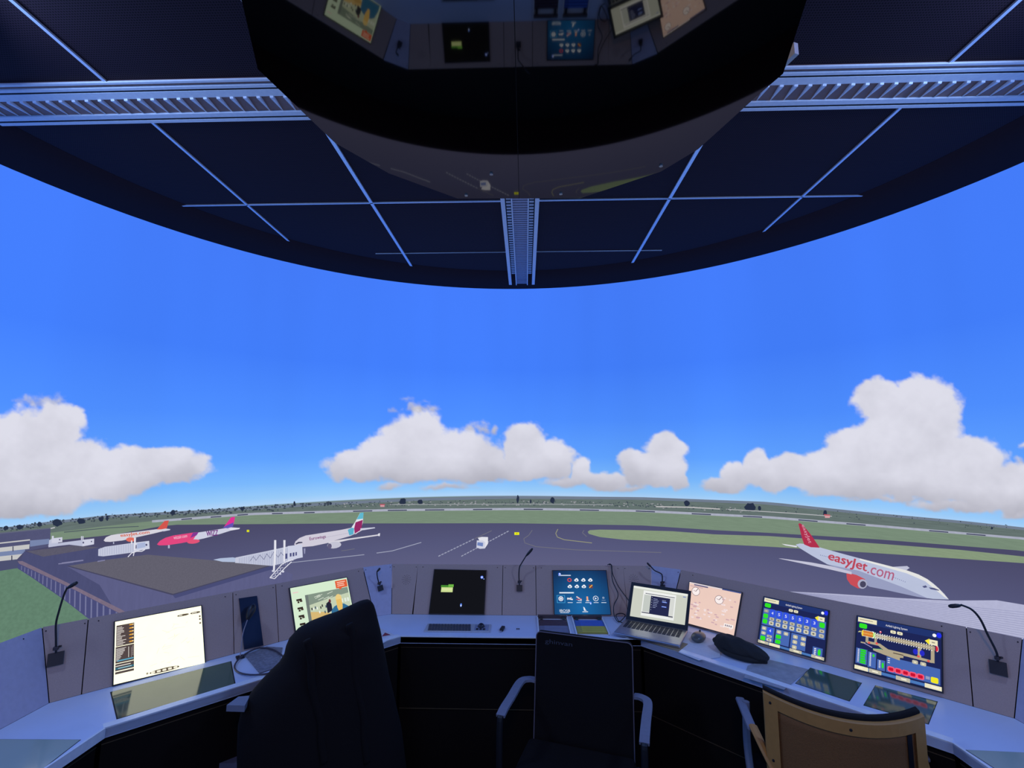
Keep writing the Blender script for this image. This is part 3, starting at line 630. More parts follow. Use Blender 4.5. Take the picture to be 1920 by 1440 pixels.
shape('mast', [z4([(342, 938), (354, 938), (354, 1000), (345, 1115), (335, 1115), (341, 1000)])], WH2, 9, jb); shape('mast', [z4([(394, 938), (406, 938), (404, 1060), (395, 1060)])], WH2, 9, jb)
shape('wheel', [z4(oval(336, 1112, 7, 6)), z4(oval(392, 1115, 7, 6)), z4(oval(376, 1128, 6, 5))], WH, 9.2, jb)
line('stairs', z4([(318, 1150), (385, 1075), (425, 1052), (450, 1050)]), 1.6, WH2, 9.2, jb)
line('stairs', z4([(345, 1155), (402, 1095), (440, 1060)]), 1.6, WH2, 9.2, jb)
line('stairs', z4([(318, 1150), (345, 1155)]), 1.4, WH2, 9.2, jb)
line('tread', z4([(325, 1148), (352, 1138), (345, 1128), (365, 1122), (358, 1112), (380, 1108), (374, 1097), (393, 1092)]), 1.0, WH, 9.2, jb)
jb = pic('jet_bridge', 'white ribbed jet bridge ending below the nose of the pink airliner', 'jet bridge', 232, 1030, 9)
shape('tunnel', [zL([(1180, 575), (1260, 545), (1580, 500), (1620, 495), (1620, 610), (1400, 640), (1240, 660), (1178, 655)])], JB, 8.2, jb)
shape('cab', [zL([(1620, 495), (1790, 474), (1795, 570), (1740, 578), (1620, 602)])], glow((206, 210, 228)), 8.4, jb)
shape('cab_window', [zL([(1645, 505), (1745, 490), (1745, 550), (1645, 570)])], glow((170, 182, 216)), 8.6, jb); shape('door', [zL(oval(1757, 522, 12, 14)), zL([(1625, 525), (1640, 523), (1640, 565), (1625, 568)])], glow((92, 92, 128)), 8.8, jb)
shape('rib', [zL([(x, 560 - (x - 1200) * .14), (x + 6, 560 - (x - 1200) * .14), (x + 6, 655 - (x - 1200) * .12), (x, 655 - (x - 1200) * .12)]) for x in range(1200, 1600, 28)], glow((172, 178, 204)), 8.6, jb)
shape('mast', [zL([(1572, 470), (1588, 470), (1588, 510), (1572, 510)])], WH2, 9, jb); shape('mast', [zL([(1608, 436), (1632, 436), (1625, 590), (1608, 590)])], WH2, 9, jb)
line('stairs', zL([(1535, 668), (1580, 620), (1640, 600), (1700, 600), (1740, 578)]), 1.6, WH2, 9.2, jb); line('stairs', zL([(1600, 655), (1612, 600)]), 1.6, WH2, 9.2, jb)
jb = pic('jet_bridge', 'white jet bridge with slim tunnel behind the small grey roof at left', 'jet bridge', 135, 1020, 6)
shape('tunnel', [zL([(580, 520), (780, 490), (1000, 462), (1000, 540), (830, 520), (700, 535), (582, 552)])], glow((186, 190, 214)), 6, jb)
shape('cab', [zL([(990, 462), (1130, 447), (1128, 515), (1050, 530), (990, 540)])], WH, 6.2, jb)
shape('mast', [zL([(972, 418), (984, 418), (984, 465), (972, 465)])], WH, 6.4, jb); shape('mast', [zL([(990, 418), (1002, 418), (1002, 465), (990, 465)])], WH, 6.4, jb)
shape('door', [zL(oval(1000, 495, 10, 12)), zL(oval(1098, 482, 8, 9))], glow((84, 84, 118)), 6.5, jb)
jb = pic('jet_bridge', 'farthest and smallest white jet bridge beside the pier building at the left edge', 'jet bridge', 103, 1010, 6)
shape('tunnel', [zL([(590, 465), (625, 450), (625, 500), (700, 490), (690, 520), (585, 520)])], glow((190, 194, 216)), 5.8, jb)
shape('cab', [zL([(620, 445), (748, 430), (748, 488), (660, 498), (620, 500)])], WH, 6.0, jb)
shape('mast', [zL([(622, 415), (645, 415), (645, 450), (622, 450)])], WH, 6.2, jb); shape('door', [zL(oval(716, 460, 10, 8))], glow((84, 84, 118)), 6.3, jb)
# truck and marker boards
tk = pic('truck', 'small white box truck driving on the dashed taxi lane in the middle of the screen', 'truck', 904, 1017, 6)
shape('cargo_box', [z4([(1488, 925), (1510, 920), (1545, 921), (1545, 958), (1528, 984), (1515, 975)])], WH2, 6, tk)
shape('cab', [z4([(1482, 940), (1515, 940), (1530, 950), (1528, 985), (1500, 987), (1480, 980)])], WH, 6.2, tk)
shape('windshield', [z4([(1486, 950), (1518, 953), (1516, 974), (1484, 968)])], glow((112, 132, 190)), 6.4, tk)
for lb, u, v, w_, h_ in (('yellow marker board on the apron in the centre of the screen', 969, 1000.5, 9, 5), ('tiny yellow marker beside the pink airliner tail', 465, 995.5, 4.5, 4)):
    s_ = pic('marker_board', lb, 'airfield sign', u, v, 5)
    shape('board', [[(u - w_ / 2, v - h_ / 2), (u + w_ / 2, v - h_ / 2), (u + w_ / 2, v + h_ / 2), (u - w_ / 2, v + h_ / 2)]], glow((232, 236, 30)), 5, s_)
    shape('lettering', [[(u - w_ / 6, v - .4), (u + w_ / 6, v - .4), (u + w_ / 6, v + .4), (u - w_ / 6, v + .4)]], glow((120, 110, 10)), 5.3, s_)
# white ribbed roof, right foreground
rf = pic('terminal_roof', 'white ribbed roof in the right foreground of the screen below the red tailed airliner', 'roof', 1780, 1140, 9)
shape('roof_sheet', [[(1479, 1109), (1560, 1113), (1680, 1121), (1780, 1126), (1869, 1125.5), (1920, 1134), (2300, 1205), (2300, 1330), (1860, 1196), (1700, 1165), (1600, 1142), (1530, 1124)]], glow((178, 180, 210), .05, (60, 60, 60), 'projected_white_roof'), 9, rf)
for i in range(14):
    t_ = (i + 1) / 15
    line('rib', [(1484 + 40 * t_, 1110 + 14 * t_), (1680 + 15 * t_, 1122 + 38 * t_), (1990, 1150 + 75 * t_)], .8, glow((148, 150, 186)), 9.3, rf)

# ------------------------------------------------------------------ console
XC = -0.03; DZ = 0.75; TZ = 0.99
def pts2(l, z): return [(x + XC, y, z) for x, y in l]
def sx(l, s): return [(x * s, y) for x, y in l]
def worktop(name, label, poly, edge):
    t = thing(name, label, 'desk', (sum(p[0] for p in poly) / len(poly) + XC, sum(p[1] for p in poly) / len(poly), 0))
    bm = bm_(); prism(bm, pts2(poly, DZ), (0, 0, -0.028)); wobj('top', bm, M_desk, t)
    bm = bm_(); a, b = Vector(edge[0]), Vector(edge[1]); d = (b - a).normalized(); n = Vector((-d.y, d.x))
    if n.dot(Vector((0, 1.0))) > 0 and abs(n.y) > .1: n = -n
    ew = .008 if abs(d.x) > .9 or abs(d.y) > .9 else .032; prism(bm, pts2([a, b, b - n * ew, a - n * ew], DZ + 0.004), (0, 0, -0.030)); wobj('edge_strip', bm, mat('pale_edge_strip', (0.85, 0.9, 1.0), 0.25), t)
    return t
wt_c = worktop('worktop', 'straight middle section of the pale console worktop holding the keyboard', [(-.569, 2.365), (.569, 2.365), (.735, 2.655), (.70, 2.67), (-.70, 2.67), (-.735, 2.655)], ((-.569, 2.365), (.569, 2.365)))
wt_l = worktop('worktop', 'angled left section of the pale console worktop below the map monitor', sx([(.569, 2.365), (1.33, 1.604), (1.66, 1.75), (.78, 2.63), (.735, 2.655)], -1), ((-1.33, 1.604), (-.569, 2.365)))
wt_r = worktop('worktop', 'angled right section of the pale console worktop holding the laptop and the cap', [(.569, 2.365), (1.33, 1.604), (1.66, 1.75), (.78, 2.63), (.735, 2.655)], ((.569, 2.365), (1.33, 1.604)))
wt_ll = worktop('worktop', 'pale worktop section cut by the lower left corner of the photo', sx([(1.33, 1.604), (1.33, .7), (1.66, .7), (1.66, 1.75)], -1), ((-1.33, .7), (-1.33, 1.604)))
wt_rr = worktop('worktop', 'pale worktop section cut by the lower right corner of the photo', [(1.33, 1.604), (1.33, .7), (1.66, .7), (1.66, 1.75)], ((1.33, .7), (1.33, 1.604)))
UNITS = {}
for key, lb, lc in (('m', 'middle grey console section with the black and the blue monitor', (XC, 2.6, 0)), ('l', 'angled left grey console section with the map and photo monitors', (-1.15, 2.15, 0)), ('r', 'angled right grey console section with the pink and lighting monitors', (1.1, 2.15, 0)),
                    ('ll', 'pale blue console section cut by the left edge of the photo', (-1.6, 1.2, 0)), ('rr', 'pale blue console section cut by the right edge of the photo', (1.55, 1.2, 0))):
    UNITS[key] = thing('control_console', lb, 'control console', lc)
def base(unit, a, b):
    t = UNITS[unit]; a = Vector(a); b = Vector(b); d = (b - a).normalized(); n = Vector((-d.y, d.x))
    if n.dot(Vector((0, 1.0)) - (a + b) / 2) > 0: n = -n
    bm = bm_(); prism(bm, pts2([a + n * .015, b + n * .015, b + n * .03, a + n * .03], 0.0), (0, 0, 0.72)); fp = wobj('front_panel', bm, M_base, t)
    for z in (0.698, 0.429):
        bm = bm_(); prism(bm, pts2([a + n * .012, b + n * .012, b + n * .0155, a + n * .0155], z), (0, 0, 0.002)); wobj('trim_line', bm, M_trim, t)
base('m', (-.57, 2.365), (.57, 2.365))
base('l', (-1.33, 1.604), (-.572, 2.362))
base('r', (.572, 2.362), (1.33, 1.604))
base('ll', (-1.33, .7), (-1.33, 1.6))
base('rr', (1.33, 1.6), (1.33, .7))
def panel(unit, b0, b1, t0, t1, m=M_panel):
    g = 0.0016; b0, b1, t0, t1 = [Vector(p) for p in (b0, b1, t0, t1)]; d = (b1 - b0).normalized(); e = (t1 - t0).normalized()
    p = [Vector((*(b0 + d * g), DZ + .001)), Vector((*(b1 - d * g), DZ + .001)), Vector((*(t1 - e * g), TZ)), Vector((*(t0 + e * g), TZ))]
    p = [Vector((v.x + XC, v.y, v.z)) for v in p]; n = (p[1] - p[0]).cross(p[3] - p[0]).normalized()
    if n.y > 0 and abs(n.y) > 0.2 or (abs(n.y) <= .2 and n.x * p[0].x > 0): n = -n
    t = UNITS[unit]
    bm = bm_(); prism(bm, p, -n * 0.008); f = wobj('panel', bm, m, t)
    for q in ((p[3] * .94 + p[0] * .06).lerp(p[2] * .94 + p[1] * .06, .06), (p[3] * .94 + p[0] * .06).lerp(p[2] * .94 + p[1] * .06, .94)):
        bm = bm_(); ellipsoid(bm, q + n * .0003 - parent_world(t), (.0022, .0022, .0022), seg=8); obj('screw', bm, M_gap, f)
    return t, p, n
C_ = lambda a, b: panel('m', (a, 2.67), (b, 2.67), (a, 2.76), (b, 2.76))
P7 = panel('m', (-.70, 2.67), (-.587, 2.67), (-.73, 2.76), (-.58, 2.76))
P8 = C_(-.583, -.10); P9 = C_(-.10, .085); P10 = C_(.085, .575)
P11 = panel('m', (.575, 2.67), (.70, 2.67), (.572, 2.76), (.73, 2.76))
P6 = panel('m', (-.78, 2.63), (-.70, 2.67), (-.87, 2.68), (-.73, 2.76), M_panelb)
P12 = panel('m', (.70, 2.67), (.78, 2.63), (.73, 2.76), (.87, 2.68), M_panelb)
def dg(s, x0, x1):
    f = lambda x: (x + .067, 3.41 - x + .067); a, b = (x0 * s, 3.41 - x0), (x1 * s, 3.41 - x1); c, d = f(x0), f(x1)
    if x0 < .79: c = (.87, 2.675)
    if x1 > 1.655: d = (1.755, 1.785)
    return panel('l' if s < 0 else 'r', a, b, (c[0] * s, c[1]), (d[0] * s, d[1]))
P5 = dg(-1, .78, 1.12); P4 = dg(-1, 1.12, 1.25); P3 = dg(-1, 1.25, 1.60); P2 = dg(-1, 1.60, 1.66)
P13 = dg(1, .78, 1.59); P14 = dg(1, 1.59, 1.66)
PL = panel('ll', (-1.66, 1.75), (-1.66, .7), (-1.755, 1.785), (-1.755, .7), M_panelb)
PR = panel('rr', (1.66, 1.75), (1.66, .7), (1.755, 1.785), (1.755, .7), M_panelb)
# dark rear skirts
loop = [(-1.775, .7), (-1.775, 1.80), (-.875, 2.705), (-.735, 2.79), (.735, 2.79), (.875, 2.705), (1.775, 1.80), (1.775, .7)]
for a, b, un in zip(loop[:-1], loop[1:], ('ll', 'l', 'm', 'm', 'm', 'r', 'rr')):
    a = Vector(a); b = Vector(b); d = (b - a).normalized(); n = Vector((-d.y, d.x)); bm = bm_()
    prism(bm, pts2([a + d * .003, b - d * .003, b - d * .003 + n * .006, a + d * .003 + n * .006], 0.0), (0, 0, TZ - .012)); wobj('rear_skirt', bm, M_base, UNITS[un])

# ------------------------------------------------------------------ flat displays
class Pad:
    """draws rectangles, outlines and letters on a flat display given by its four corners"""
    def __init__(s, q, n, parent): s.q = [Vector(p) for p in q]; s.n = n; s.parent = parent; s.org = parent_world(parent); s.k = 1; s.new()
    def new(s): s.V = []; s.F = []; s.M = []; s.ms = []
    def P(s, x, y, k=None): return quad_map(s.q, x, y) + s.n * 0.00035 * (s.k if k is None else k) - s.org
    def _m(s, c):
        m = glow(c) if isinstance(c, tuple) else c
        if m not in s.ms: s.ms.append(m)
        return s.ms.index(m)
    def poly(s, pts, c, k=None):
        b = len(s.V); s.V += [s.P(x, y, k) for x, y in pts]; s.F.append(tuple(range(b, b + len(pts)))); s.M.append(s._m(c))
    def rect(s, x0, y0, x1, y1, c, k=None): s.poly([(x0, y0), (x1, y0), (x1, y1), (x0, y1)], c, k)
    def rrect(s, x0, y0, x1, y1, c, k=None, r=.25):
        rx = (x1 - x0) * r; ry = (y1 - y0) * r; pts = []
        for cx, cy, a0 in ((x1 - rx, y0 + ry, -90), (x1 - rx, y1 - ry, 0), (x0 + rx, y1 - ry, 90), (x0 + rx, y0 + ry, 180)):
            for i in range(5): a = math.radians(a0 + i * 22.5); pts.append((cx + rx * math.cos(a), cy + ry * math.sin(a)))
        s.poly(pts, c, k)
    def disc(s, x, y, rx, ry, c, k=None, n=16): s.poly([(x + rx * math.cos(2 * PI * i / n), y + ry * math.sin(2 * PI * i / n)) for i in range(n)], c, k)
    def ringd(s, x, y, rx, ry, c, th=.15, k=None, a0=0, a1=2 * PI, n=20):
        for i in range(n):
            a, b = a0 + (a1 - a0) * i / n, a0 + (a1 - a0) * (i + 1) / n; q = 1 - th
            s.poly([(x + rx * math.cos(a), y + ry * math.sin(a)), (x + rx * math.cos(b), y + ry * math.sin(b)), (x + rx * q * math.cos(b), y + ry * q * math.sin(b)), (x + rx * q * math.cos(a), y + ry * q * math.sin(a))], c, k)
    def seg(s, x0, y0, x1, y1, wd, c, k=None):
        d = Vector((x1 - x0, y1 - y0)); n = Vector((-d.y, d.x)).normalized() * wd / 2
        s.poly([(x0 + n.x, y0 + n.y), (x1 + n.x, y1 + n.y), (x1 - n.x, y1 - n.y), (x0 - n.x, y0 - n.y)], c, k)
    def text(s, st, x0, y0, x1, y1, c, k=None):
        V, Fc = text_shape(st); b = len(s.V); s.V += [s.P(x0 + (x1 - x0) * x, y0 + (y1 - y0) * y, k) for x, y in V]
        i = s._m(c)
        for f in Fc: s.F.append(tuple(q + b for q in f)); s.M.append(i)
    def put(s, name):
        me = bpy.data.meshes.new(name); me.from_pydata([tuple(v) for v in s.V], [], s.F)
        for m in s.ms: me.materials.append(m)
        me.polygons.foreach_set('material_index', s.M); o = link(bpy.data.objects.new(name, me)); o.parent = s.parent; s.new(); return o
def monitor(label, pan, px, bz=0.004, face=(20, 20, 24), depth=.012):
    t0, p, n = pan; q = [on_plane(u, v, p[0] + n * .010, n) for u, v in px]
    c = sum(q, Vector()) / 4; t = thing('monitor', label, 'monitor', tuple(q[3].lerp(q[2], .5)))
    o = [c + (v - c) * (1 + bz / 0.14) for v in q]
    bm = bm_(); prism(bm, [v - n * .001 for v in o], -n * .0085); wobj('housing', bm, M_blk, t)
    me = bpy.data.meshes.new('display'); org = parent_world(t); me.from_pydata([tuple(v - org) for v in q], [], [(0, 1, 2, 3)])
    d = finish('display', me, glow(face) if isinstance(face, tuple) else face, t)
    pad = Pad(q, n, d); return t, pad, d
R_ = random.Random(3)
# map monitor
t, pd, d = monitor('bright monitor showing a pale yellow map with a dark side list, far left', P3, [(216, 1166), (377, 1136), (384, 1243), (213, 1284)], face=glow((255, 252, 218), .03, (20, 20, 20), 'map_paper', 1.35))
DKP = (84, 72, 72)
for x0, y0, x1, y1 in ((.015, .07, .205, .41), (.012, .42, .205, .68), (.012, .69, .205, .80), (.012, .815, .205, .85)): pd.rect(x0, y0, x1, y1, DKP)
for i in range(6): pd.rrect(.15, .085 + i * .055, .2, .105 + i * .055, (240, 170, 60), 2, .4); pd.disc(.192, .094 + i * .055, .006, .01, (255, 235, 190), 3)
for i in range(14): pd.rect(.02, .1 + i * .022, .02 + R_.uniform(.04, .1), .109 + i * .022, (240, 232, 225), 2)
for i in range(12): pd.rect(.018, .45 + i * .017, .018 + .09 * (1 - i / 14) + R_.uniform(0, .02), .457 + i * .017, (236, 230, 225), 2)
pd.rect(.145, .45, .15, .62, (240, 236, 228), 2); pd.rect(.175, .47, .18, .63, (150, 140, 140), 2)
for i in range(8): pd.rect(.185, .45 + i * .02, .2, .458 + i * .02, (170, 160, 160), 2)
pd.rect(.03, .635, .2, .655, (90, 170, 200), 2); pd.rect(.015, .72, .17, .732, (235, 235, 225), 2); pd.rect(.015, .75, .205, .78, (50, 110, 130), 2); pd.rect(.04, .76, .18, .768, (210, 240, 245), 3)
pd.put('side_list')
for x0, x1, x2 in ((.70, .84, .76), (.86, .985, .94)): pd.rrect(x0, .085, x1, .12, (96, 84, 72), None, .4); pd.rect(x0 + .02, .094, x2, .11, (225, 218, 205), 2); pd.put('map_button')
for y in (.18, .23, .30): pd.disc(.975, y, .012, .017, (120, 106, 92)); pd.put('map_button')
pd.disc(.345, .95, .012, .016, (160, 150, 130)); pd.put('map_button'); pd.rrect(.37, .925, .70, .985, (92, 80, 66), None, .45)
for i in range(5): pd.rrect(.385 + i * .062, .938, .43 + i * .062, .972, (245, 240, 220), 2, .3)
pd.put('map_button')
for i in range(26):
    x, y = R_.uniform(.25, .9), R_.uniform(.2, .85); a = R_.uniform(0, 3); L = R_.uniform(.04, .16); pd.seg(x, y, min(.97, x + L * math.cos(a)), y + L * .6 * math.sin(a), .003, (244, 240, 186)); pd.put('map_road')
# photo monitor
t, pd, d = monitor('tilted monitor with a mint border and a photo of a blonde woman from behind', P5, [(544, 1103), (650, 1083), (667, 1170), (557, 1196)], face=(214, 236, 208))
pd.rect(.22, .2, .98, .96, (112, 122, 118)); pd.rect(.27, .2, .98, .94, (196, 208, 180), 2)
pd.poly([(.27, .2), (.98, .2), (.98, .32), (.6, .36), (.27, .42)], (132, 148, 134), 2.4)
pd.poly([(.27, .56), (.52, .62), (.66, .72), (.50, .94), (.27, .94)], (216, 184, 118), 3); pd.poly([(.27, .80), (.5, .68), (.62, .74), (.45, .94), (.27, .94)], (196, 158, 92), 3.4)
for i in range(12): x = .29 + i * .03; y = .44 + R_.uniform(0, .16); pd.rect(x, y, x + .02, y + .05, R_.choice([(40, 40, 42), (70, 90, 110), (236, 240, 232), (60, 62, 60)]), 3.6)
for i in range(8): x = .3 + R_.uniform(0, .66); y = .23 + R_.uniform(0, .15); pd.seg(x, y, x + .1, y - .03, .01, (224, 232, 214), 3.2)
for x in (.84, .9, .95): pd.rect(x - .02, .42, x + .015, .5, (226, 236, 222), 3.4)
pd.put('shop_photo')
pd.poly([(.55, .46), (.6, .42), (.64, .48), (.64, .62), (.55, .66)], (34, 34, 52), 4); pd.disc(.62, .42, .02, .04, (110, 50, 60), 4)
pd.put('photo_figure')
pd.poly([(.62, .62), (.68, .55), (.76, .52), (.86, .53), (.93, .60), (.97, .80), (.97, .94), (.60, .94), (.61, .75)], (52, 110, 150), 4); pd.disc(.78, .4, .055, .09, (236, 206, 132), 5); pd.poly([(.73, .42), (.83, .42), (.83, .56), (.80, .72), (.76, .72), (.73, .58)], (232, 190, 104), 5.4)
pd.put('photo_woman')
pd.rect(.77, .03, .985, .19, (226, 96, 58), 3); pd.poly([(.82, .19), (.88, .19), (.84, .23)], (226, 96, 58), 3)
for i in range(3): pd.rect(.8, .06 + i * .038, .8 + R_.uniform(.12, .16), .078 + i * .038, (250, 200, 180), 4)
pd.put('orange_speech_box')
for i, (y) in enumerate((.25, .42, .58, .74)):
    pd.rect(.07, y, .16, y + .04, (50, 40, 36), 2); pd.rect(.085, y + .045, .115, y + .085, (60, 46, 40), 2); pd.rect(.125, y + .04, .165, y + .07, (70, 54, 48), 2); pd.put('menu_icon')
pd.rect(.03, .10, .12, .118, (240, 196, 200), 2); pd.put('lettering')
# dark window
t0, p, n = P4; q = [on_plane(u, v, p[0] + n * .006, n) for u, v in [(448, 1122), (482, 1117), (494, 1210), (458, 1218)]]
t = thing('glass_window', 'narrow dark glass window in the console panel right of the map monitor', 'window pane', tuple(q[3])); bm = bm_(); prism(bm, q, -n * .004)
wobj('pane', bm, mat('smoked_glass', (0.02, 0.026, 0.045), 0.12, spec=0.25), t)
# black monitor
t, pd, d = monitor('nearly black monitor with a small green window left of the centre microphone', P8, [(815, 1068), (911, 1070), (907, 1151), (805, 1150)], face=(19, 20, 26))
pd.rect(.16, .36, .39, .41, (70, 140, 50)); pd.rect(.30, .34, .40, .40, (110, 180, 70), 2); pd.rect(.17, .41, .39, .52, (206, 222, 150), 2); pd.rect(.19, .45, .37, .46, (236, 240, 190), 3); pd.put('status_window')
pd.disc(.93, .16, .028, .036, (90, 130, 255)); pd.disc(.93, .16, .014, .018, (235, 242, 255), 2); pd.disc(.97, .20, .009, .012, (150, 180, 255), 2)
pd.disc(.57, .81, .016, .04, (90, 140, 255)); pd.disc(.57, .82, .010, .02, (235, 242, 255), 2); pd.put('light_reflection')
# blue monitor
mb = bpy.data.materials.new('blue_menu_background'); mb.use_nodes = True; nt = mb.node_tree; nt.nodes.clear(); out = nt.nodes.new('ShaderNodeOutputMaterial'); em = nt.nodes.new('ShaderNodeEmission')
geo = nt.nodes.new('ShaderNodeNewGeometry'); vm = nt.nodes.new('ShaderNodeVectorMath'); vm.operation = 'DISTANCE'; vm.inputs[1].default_value = (.30, 2.68, .79); nt.links.new(geo.outputs['Position'], vm.inputs[0])
cr = nt.nodes.new('ShaderNodeValToRGB'); cr.color_ramp.elements[0].color = s2l((28, 104, 168)) + (1,); cr.color_ramp.elements[1].color = s2l((20, 38, 78)) + (1,); cr.color_ramp.elements[1].position = .24
nt.links.new(vm.outputs['Value'], cr.inputs[0]); nt.links.new(cr.outputs[0], em.inputs[0]); nt.links.new(em.outputs[0], out.inputs[0])
t, pd, d = monitor('blue monitor with two rows of round icons right of the centre microphone', P10, [(1037, 1070), (1136, 1070), (1145, 1152), (1040, 1152)], face=mb)
W_ = (232, 238, 246)
pd.rect(.10, .10, .33, .125, (190, 205, 225)); pd.rect(.10, .50, .37, .53, (190, 205, 225)); pd.rect(.10, .505, .36, .525, W_, 2); pd.put('lettering')
for j, y in enumerate((.22, .37)):
    for i, x in enumerate((.30, .43, .56, .69)):
        if (i, j) == (0, 0): pd.ringd(x, y, .04, .045, (220, 70, 70), .4)
        elif (i, j) == (3, 1): pd.rect(x - .035, y - .04, x + .035, y + .04, (120, 60, 60)); pd.seg(x - .03, y + .035, x + .03, y - .035, .014, (230, 200, 90), 2); pd.seg(x - .03, y + .02, x + .015, y - .035, .008, (200, 80, 70), 2)
        else: pd.disc(x, y + .008, .042, .03, W_); pd.disc(x + .005, y - .012, .026, .03, W_); pd.disc(x, y + .01, .014, .014, (40, 80, 140), 2)
        pd.put('icon')
pd.rect(.05, .57, .20, .745, (66, 160, 214)); pd.rect(.06, .58, .19, .735, (26, 82, 140), 2); pd.ringd(.125, .65, .045, .055, W_, .35, 3); pd.disc(.125, .65, .02, .025, W_, 3); pd.put('selected_icon')
for i, x in enumerate((.29, .45, .61, .76, .90)):
    if i == 0: pd.seg(x - .05, .64, x + .05, .67, .03, W_); pd.seg(x - .05, .67, x + .03, .62, .02, (200, 190, 200))
    if i == 1: pd.seg(x - .04, .60, x + .05, .68, .025, (230, 200, 200)); pd.seg(x - .05, .67, x + .05, .65, .012, (200, 60, 60), 2); pd.seg(x - .02, .69, x + .05, .70, .012, W_)
    if i == 2: pd.rect(x - .018, .60, x + .012, .70, (240, 170, 140)); pd.rect(x - .03, .69, x + .03, .705, W_, 2)
    if i == 3: pd.ringd(x, .645, .05, .06, W_, .2); pd.poly([(x - .015, .62), (x + .022, .645), (x - .015, .67)], W_)
    if i == 4: pd.disc(x, .63, .022, .025, (130, 150, 180)); pd.rect(x - .035, .68, x + .035, .69, (130, 150, 180))
    pd.rect(x - .045, .73, x + .045, .745, (200, 214, 232)); pd.put('icon')
pd.text('IBOSB', .09, .89, .28, .945, W_, 2); pd.rect(.1, .955, .26, .97, (180, 200, 225)); pd.put('clock')
pd.poly([(.52, .83), (.545, .85), (.56, .90), (.58, .92), (.53, .92)], W_); pd.rect(.5, .935, .6, .95, W_); pd.put('icon')
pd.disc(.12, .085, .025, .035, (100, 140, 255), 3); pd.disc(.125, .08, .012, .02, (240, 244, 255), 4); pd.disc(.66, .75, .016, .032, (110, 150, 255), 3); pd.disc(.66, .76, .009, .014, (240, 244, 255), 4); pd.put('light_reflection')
# pink instrument monitor
t0, p13, n13 = P13
t, pd, d = monitor('pale pink monitor with round dials directly behind the right side of the laptop', P13, [(1293, 1091), (1390, 1111), (1376, 1192), (1287, 1168)], face=glow((232, 200, 188), .02, (9, 9, 9), 'pink_display', 1.05))
pd.rect(0, 0, 1, .028, (224, 214, 220)); pd.rect(.1, .03, .38, .06, (96, 92, 130), 2); pd.rect(.65, .0, 1, .03, (70, 82, 140), 2); pd.rect(.02, .08, .28, .095, (190, 160, 176)); pd.put('title_bar')
for x, y, r in ((.145, .2, .085), (.62, .28, .085)):
    pd.disc(x, y, r, r * 1.25, (250, 238, 236)); pd.ringd(x, y, r, r * 1.25, (128, 106, 116), .1, 2); pd.seg(x, y, x + r * .5, y - r * .9, .012, (110, 90, 100), 3); pd.seg(x, y, x - r * .6, y - r * .2, .01, (150, 120, 130), 3); pd.put('dial')
PK = (214, 178, 184); PW = (252, 238, 238)
for i in range(46):
    x, y = R_.choice([(R_.uniform(.03, .28), R_.uniform(.40, .85)), (R_.uniform(.34, .62), R_.uniform(.48, .9)), (R_.uniform(.64, .94), R_.uniform(.14, .9))])
    w1 = R_.uniform(.03, .08); pd.rect(x, y, x + w1, y + .03, PW if R_.random() < .5 else PK, 2 + .02 * i); pd.rect(x + .005, y + .01, x + w1 * .8, y + .016, (190, 150, 158), 3.5)
pd.rect(.78, .78, .96, .86, (252, 244, 240), 3.6); [pd.rect(.80 + i * .036, .80, .825 + i * .036, .84, (150, 136, 150), 4) for i in range(4)]; pd.put('readouts')
# lighting monitor A
NAVY = (30, 38, 86); PB = (72, 104, 178); GRN = (50, 226, 40); KEY = (190, 186, 168); CR = (236, 230, 196); LBL = (74, 120, 186)
def btn(x0, y0, x1, y1, c, k=3, dot=None):
    pd.rrect(x0, y0, x1, y1, c, k)
    if dot: pd.rrect(x0 + (x1 - x0) * .3, y0 + (y1 - y0) * .35, x0 + (x1 - x0) * .7, y0 + (y1 - y0) * .7, dot, k + .6)
    pd.put('button')
def common():
    pd.rect(0, 0, 1, .12, (34, 52, 110), 1.5); pd.rect(.01, .015, .25, .1, CR, 2.4); pd.rect(.03, .045, .2, .06, (170, 160, 136), 3)
    pd.text('Airfield Lighting System', .36, .05, .62, .1, (240, 240, 244), 2.6); pd.put('title')
    btn(.03, .125, .13, .215, GRN); btn(.42, .14, .485, .195, CR, 3, (170, 166, 150)); btn(.50, .14, .565, .195, CR, 3, (170, 166, 150))
    pd.disc(.925, .075, .022, .03, (244, 246, 250), 3); pd.disc(.975, .06, .028, .045, (36, 50, 240), 2.8); pd.put('status_light')
    pd.rect(.87, .16, .96, .25, CR, 3); pd.poly([(.82, .2), (.87, .15), (.87, .26)], (246, 232, 60), 3.2); pd.rect(.895, .195, .93, .215, (150, 146, 130), 3.6); pd.put('runway_arrow')
t, pd, d = monitor('smaller lighting control monitor with numbered blue buttons, right of the cap', P13, [(1433, 1119), (1553, 1145), (1545, 1239), (1421, 1204)], face=NAVY)
common()
pd.rect(.02, .24, .985, .60, PB, 2); pd.rect(.02, .62, .24, .925, PB, 2); pd.rect(.26, .62, .48, .925, PB, 2); pd.rect(.50, .62, .725, .925, PB, 2); pd.rect(.83, .78, .97, .96, PB, 2); pd.put('control_panel')
for i, s_ in enumerate('4555533'):
    x = .125 + i * .108; pd.rrect(x, .235, x + .095, .40, (52, 84, 224), 3); pd.text(s_, x + .03, .285, x + .062, .345, (240, 244, 255), 3.6); pd.put('number_button')
    btn(x + .01, .41, x + .085, .475, KEY, 3, (110, 106, 90)); btn(x + .01, .49, x + .085, .575, (206, 204, 186), 3, (110, 106, 90))
btn(.03, .26, .105, .33, (150, 152, 150), 3, (200, 190, 160)); btn(.03, .36, .105, .455, GRN); btn(.03, .475, .105, .57, GRN)
